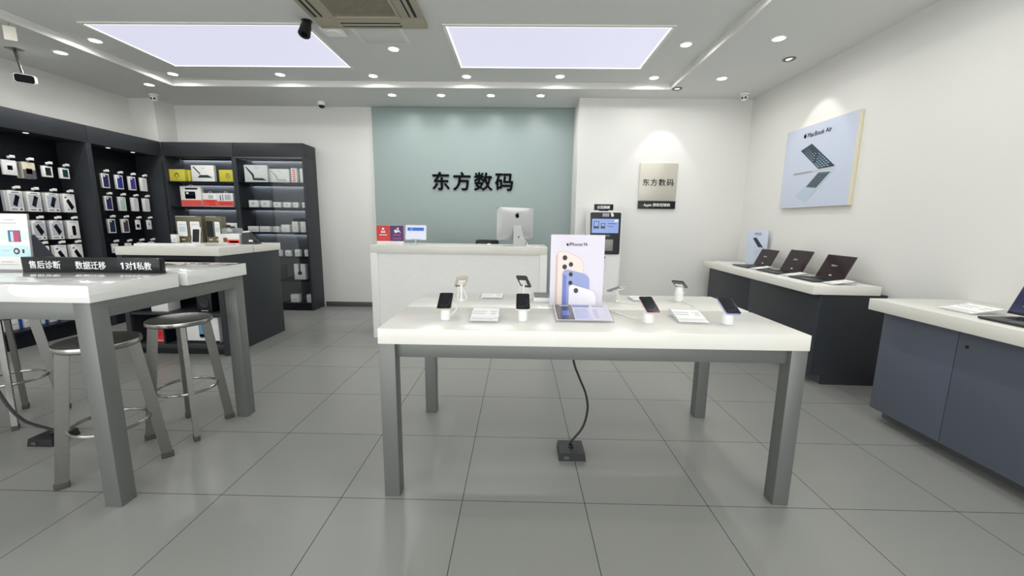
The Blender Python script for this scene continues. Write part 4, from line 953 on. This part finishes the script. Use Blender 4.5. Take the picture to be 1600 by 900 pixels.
keyboard_case(-3.143, -2.804, SHZ[0], .243, 'white keyboard case box with a black picture, on the glass cabinet top shelf', True, gD)
keyboard_case(-2.778, -2.493, SHZ[0], .192, 'white keyboard case box with a faint grey picture, on the glass cabinet top shelf', False, gD)
product('product_box', 'narrow upright box covered in red print, on the glass cabinet top shelf', 'box', (-2.418, YS, SHZ[0]), (.084, .08, .203), 0, M_CARD, tuple((.25, .75, .08+.15*k, .16+.15*k, M_CORAL) for k in range(6)), gD)
product('product_box', 'narrow upright white box at the right end of the glass cabinet top shelf', 'box', (-2.300, YS, SHZ[0]), (.06, .08, .20), 0, M_CARD, (), gD)
ords = ['first', 'second', 'third', 'fourth', 'fifth', 'sixth']
sh2 = [(-3.116, -2.977, .10), (-2.939, -2.809, .10), (-2.758, -2.647, .078), (-2.606, -2.502, .078), (-2.464, -2.388, .077), (-2.331, -2.27, .076)]
for k, (a, b, h) in enumerate(sh2): product('product_box', 'small white box, %s from the left on the glass cabinet second shelf' % ords[k], 'box', ((a+b)/2, YS, SHZ[1]), (b-a, .07, h), 0, M_CARD, ((.3, .55, .4, .6, M_PACK), (.4, .6, .55, .7, M_PACK)), gD)
sh3 = [(-3.163, -3.009, .083), (-2.985, -2.836, .083), (-2.788, -2.702, .083), (-2.663, -2.545, .11), (-2.50, -2.414, .158), (-2.376, -2.299, .157)]
for k, (a, b, h) in enumerate(sh3): product('product_box', ('low white box' if k < 3 else 'upright white box') + ', %s from the left on the glass cabinet third shelf' % ords[k], 'box', ((a+b)/2, YS, SHZ[2]), (b-a, .07, h), 0, M_CARD, ((.1, .85, .3, .42, M_PACK),) if k < 2 else ((.4, .6, .4, .5, M_PACK),), gD)
sh4 = [(-2.78, -2.701, .09), (-2.634, -2.556, .088), (-2.489, -2.411, .10), (-2.344, -2.275, .10)]
for k, (a, b, h) in enumerate(sh4): product('product_box', 'small upright white box, %s from the left in view on the glass cabinet fourth shelf' % ords[k], 'box', ((a+b)/2, YS, SHZ[3]), (b-a, .06, h), 0, M_CARD, ((.4, .6, .3, .6, M_PACK),), gD)
product('headphone_box', 'white box with a black headphone picture, on the glass cabinet fifth shelf', 'box', (-2.434, YS, SHZ[4]), (.17, .09, .235), 0, M_CARD, ((.42, .58, .45, 1.0, M_BLACK),), gD, ((.5, .42, .032, M_BLACK), (.5, .42, .018, M_NAVY)))
product('product_box', 'black box left of the headphone box on the glass cabinet fifth shelf', 'box', (-2.72, YS, SHZ[4]), (.12, .09, .225), 0, M_NAVY, ((.2, .35, .5, .9, M_SCREEN), (.3, .5, .85, .9, M_PACK)), gD)
product('product_box', 'small white box near the middle of the glass cabinet lowest shelf', 'box', (-2.54, YS, .112), (.123, .08, .118), 0, M_CARD, ((.2, .8, .3, .4, M_PACK),), gD)
product('product_box', 'small white box at the right end of the glass cabinet lowest shelf', 'box', (-2.32, YS, .112), (.075, .08, .118), 0, M_CARD, ((.2, .8, .5, .6, M_PACK),), gD)

# ------------------------------------------------------------------ left wall hook cabinets
XF = -4.27; XB = -4.65
def wall_bay(y0, y1, label):
    t = thing('display_cabinet', label, 'cabinet', (XF, y0, 0), 0, 'tall charcoal display cabinets')
    W = y1-y0; D = XB-XF
    B(D, 0, 0, .028, 0, 2.225, M_DARK, .001).build('side_panel', t); B(D, 0, W-.028, W, 0, 2.225, M_DARK, .001).build('side_panel', t)
    B(D, 0, .001, W-.001, 2.225, ZTOP, M_DARK, .001).build('header', t)
    B(D, D+.015, .028, W-.028, .17, 2.225, M_NAVY).build('back_panel', t)
    B(D+.015, -.002, .028, W-.028, .15, .178, M_NAVY, .001).build('bottom_shelf', t)
    B(D+.015, -.012, .028, W-.028, 0.0, .148, M_NAVY, .001).build('plinth_drawer', t)
    f = MB()
    for k in range(9): f.box(D+.015, D+.0165, .03, W-.03, .5+.2*k, .502+.2*k, M_BLACK)
    f.build('panel_groove', t)
    for k in (1, 2):
        o = MB().lathe([(.018, -.004), (.022, -.002), (.022, 0), (.018, 0)], M_LAMPDIM, 20).build('puck_light', t); o.location = (-.10, W*k/3, 2.225)
        L = bpy.data.lights.new('puck_bulb', 'SPOT'); L.energy = 2.2; L.spot_size = math.radians(110); L.spot_blend = 1; L.shadow_soft_size = .01
        lo = bpy.data.objects.new('bulb', L); C.objects.link(lo); lo.parent = t; lo.location = (-.10, W*k/3, 2.215); lo.rotation_euler = (0, math.radians(20), 0)
    return t
bayA = wall_bay(1.53, 3.128, 'charcoal hook-wall cabinet at the left edge, hung with phone case packs')
bayB = wall_bay(3.130, 4.127, 'charcoal hook-wall cabinet next to the corner, hung with slim coloured cases')
def hook(t, y, z, x_end):
    # z: hook height; part of the cabinet with its own price tag
    ly = y - t.location.y; x0 = XB-XF+.016; x1 = x_end-XF
    f = MB(); f.tube([(x0, ly, z), (x1, ly, z), (x1+.006, ly, z+.006)], .003, M_STEEL, 8, smooth=False); f.tube([(x0, ly+.012, z+.03), (x1+.004, ly+.012, z+.03)], .002, M_STEEL, 6, smooth=False)
    h = f.build('hook', t)
    B(x1+.010, x1+.013, ly-.006, ly+.040, z+.012, z+.040, M_CARD, .001).build('price_tag', h)
    MB().ball((x1-.005, ly-.004, z+.018), .014, M_WHITE, sc=(1, 1, 1)).build('lock_knob', h)
def hang(t, y, zc, w, h, prints, label, name='phone_case_box', n=1, th=.024, cat='case box', body=M_CARD, group='slim case boxes on the hooks', circles=(), xe=-4.43):
    z0 = zc-h/2
    hook(t, y, zc+h/2+.012, xe+.012)
    for k in range(n):
        x = xe - k*(th+.008)
        r = bpy.data.objects.new(name, None); C.objects.link(r); r.location = (x, y, z0); r.rotation_euler = (0, 0, PI/2)
        tag(r, label if k == 0 else ('pack edge just behind the front one,', 'rearmost pack edge behind the front one,')[k-1] + label.split(',', 1)[1], cat, group)
        f = MB().box(-w/2, w/2, 0, th, 0, h, body if k == 0 else random.choice([body, M_PACK]), .001)
        if k == 0:
            for q in prints:
                if len(q) == 5: a, b, c_, e, m = q; f.box((a-.5)*w, (b-.5)*w, -.0009, 0, c_*h, e*h, m)
                else:
                    pts, m = q; f.prism([((a-.5)*w, b*h) for a, b in pts], -.0016, 0, m)
        f.build('carton', r)
        f = MB(); f.prism([(-.014, h-.004), (.014, h-.004), (.014, h+.008), (-.014, h+.008)], th/2-.001, th/2+.001, M_ACRYL); f.build('hang_tab', r)
cols = {'navy': mat('case_navy', s(28, 40, 92), .4), 'blue': mat('case_blue', s(34, 48, 140), .4), 'violet': mat('case_violet', s(66, 52, 140), .4), 'mint': mat('case_mint', s(178, 214, 196), .4), 'teal': mat('case_teal', s(22, 48, 76), .4), 'brown': mat('case_brown', s(66, 62, 70), .4), 'cream': mat('case_clear', s(222, 220, 220), .4), 'green': mat('case_deep_green', s(24, 62, 62), .4)}
def casep(c): return ((.20, .90, .08, .92, cols[c]), ([(.26, .78), (.26, .90), (.50, .90), (.50, .78)], M_CARD), (.45, .68, .22, .25, M_PACK))
ys = [3.430, 3.614, 3.795, 3.966]; cn = ['first', 'second', 'third', 'fourth']
rows = [(1.815, ['navy', 'blue', 'violet', 'cream'], 'top row'), (1.533, ['navy', 'mint', 'cream', 'cream'], 'second row'), (1.243, ['teal', 'brown', None, None], 'third row'), (.955, [None, None, None, None], 'lowest row')]
for r, (zc, cs, rn) in enumerate(rows):
    for k, c_ in enumerate(cs):
        y = ys[k] - (.0 if r == 0 else 0)
        if c_:
            lab = {'navy': 'navy blue', 'blue': 'bright blue', 'violet': 'violet', 'cream': 'plain white', 'mint': 'mint green', 'teal': 'dark teal', 'brown': 'dark brown'}[c_]
            hang(bayB, y, zc, .097, .18, casep(c_) if c_ != 'cream' else ((.25, .85, .08, .92, cols['cream']), (.5, .62, .5, .55, M_PACK)), '%s phone case box, %s of the %s on the hooks by the corner' % (lab, cn[k], rn))
        elif r == 2:
            hang(bayB, y, zc+.015, .075, .13, ((.2, .75, .2, .55, M_SCREEN) if k == 2 else (.4, .6, .45, .65, M_SCREEN), (.3, .7, .7, .75, M_PACK)), 'small white card pack, %s of the %s on the hooks by the corner' % (cn[k], rn), 'card_pack', cat='pack', th=.006, group='card packs on the hooks')
        else:
            hang(bayB, y, zc, .09, .12, ((.2, .8, .2, .5, M_PACK),), 'small white pack, %s of the %s on the hooks by the corner' % (cn[k], rn), 'card_pack', cat='pack', th=.012, group='card packs on the hooks')
ya = [2.453, 2.620, 2.795, 2.968]
def packp(style):
    if style == 'a': return ((.06, .94, .20, .86, M_PACK), ([(.24, .32), (.52, .22), (.80, .72), (.52, .82)], M_SCREEN), (.1, .5, .08, .12, M_DARK), (.72, .86, .06, .14, M_DARK), (.25, .8, .90, .93, M_DARK))
    if style == 'b': return ((.06, .94, .20, .86, M_PACK), ([(.20, .70), (.48, .82), (.84, .40), (.56, .22)], M_SCREEN), (.1, .5, .08, .12, M_DARK), (.72, .86, .06, .14, M_DARK), (.25, .8, .90, .93, M_DARK))
    if style == 'c': return (([(.20, .62), (.44, .74), (.84, .30), (.58, .12)], M_SCREEN), (.1, .3, .78, .84, M_NAVY), (.2, .8, .90, .93, M_PACK), (.25, .4, .14, .18, M_DARK))
    return (([(.35, .25), (.35, .66), (.42, .72), (.62, .72), (.66, .66), (.66, .25), (.6, .18), (.4, .18)], M_SCREEN), (.2, .8, .88, .92, M_PACK), (.1, .28, .12, .16, M_DARK))
cn5 = ['first', 'second', 'third', 'fourth', 'fifth']
# row 1
for k, (w, h, pr, lab, n, body) in enumerate(((.12, .15, ((.32, .68, .34, .64, M_SCREEN), (.42, .55, .4, .58, M_CARD)), 'white card pack with a small black picture', 1, M_CARD),
        (.115, .17, ((.0, 1, .0, .55, mat('plum_grey_print', s(96, 92, 102), .5)), (.25, .72, .28, .62, M_SCREEN), (.35, .5, .36, .56, M_CARD)), 'grey and cream card pack', 3, M_CREAMEDGE), (.095, .118, ((.25, .82, .14, .86, M_SCREEN),), 'small white box with a black window', 1, M_CARD), (.095, .118, ((.25, .82, .14, .86, cols['green']),), 'small white box with a dark green window', 1, M_CARD))):
    hang(bayA, ya[k], 1.852 - (0.01 if h > .15 else 0), w, h, pr, '%s, top row %s hook, far left wall' % (lab, cn5[k]), 'case_pack', n=n, body=body, cat='pack', group='packs on the far left hooks', th=.02 if k < 2 else .026)
for r, (zc, st, n, rn) in enumerate(((1.512, ['a', 'a', 'a', 'c'], 3, 'second row'), (1.205, ['b', 'b', 'b', 'd'], 3, 'third row'), (.925, ['b', 'c', 'c', 'c'], 2, 'lowest row'))):
    for k in range(4):
        hang(bayA, ya[k], zc, .122, .212, packp(st[k]), '%s, %s hook, far left wall' % ({'a': 'grey case pack with an upright black phone picture', 'b': 'grey case pack with a slanting black phone picture', 'c': 'white case pack with a dark phone picture', 'd': 'thick white box with a black case picture'}[st[k]], rn + ' ' + cn5[k]),
             'case_pack', n=n, body=M_CARD, cat='pack', group='packs on the far left hooks', th=.02)
for k in range(8):
    y = 2.13 + k*.118
    product('tall_box', 'tall white and blue box, %s on the bottom shelf of the far left cabinet' % (['leftmost', 'second', 'third', 'fourth', 'fifth', 'sixth', 'seventh', 'eighth'][k]), 'box', (-4.40, y, .178), (.112, .12, .26), PI/2, M_CARD, ((.62, .92, 0, 1, M_BLUE), (.15, .45, .5, .7, M_SKY), (.1, .5, .2, .24, M_PACK)), 'tall boxes on the bottom shelf')
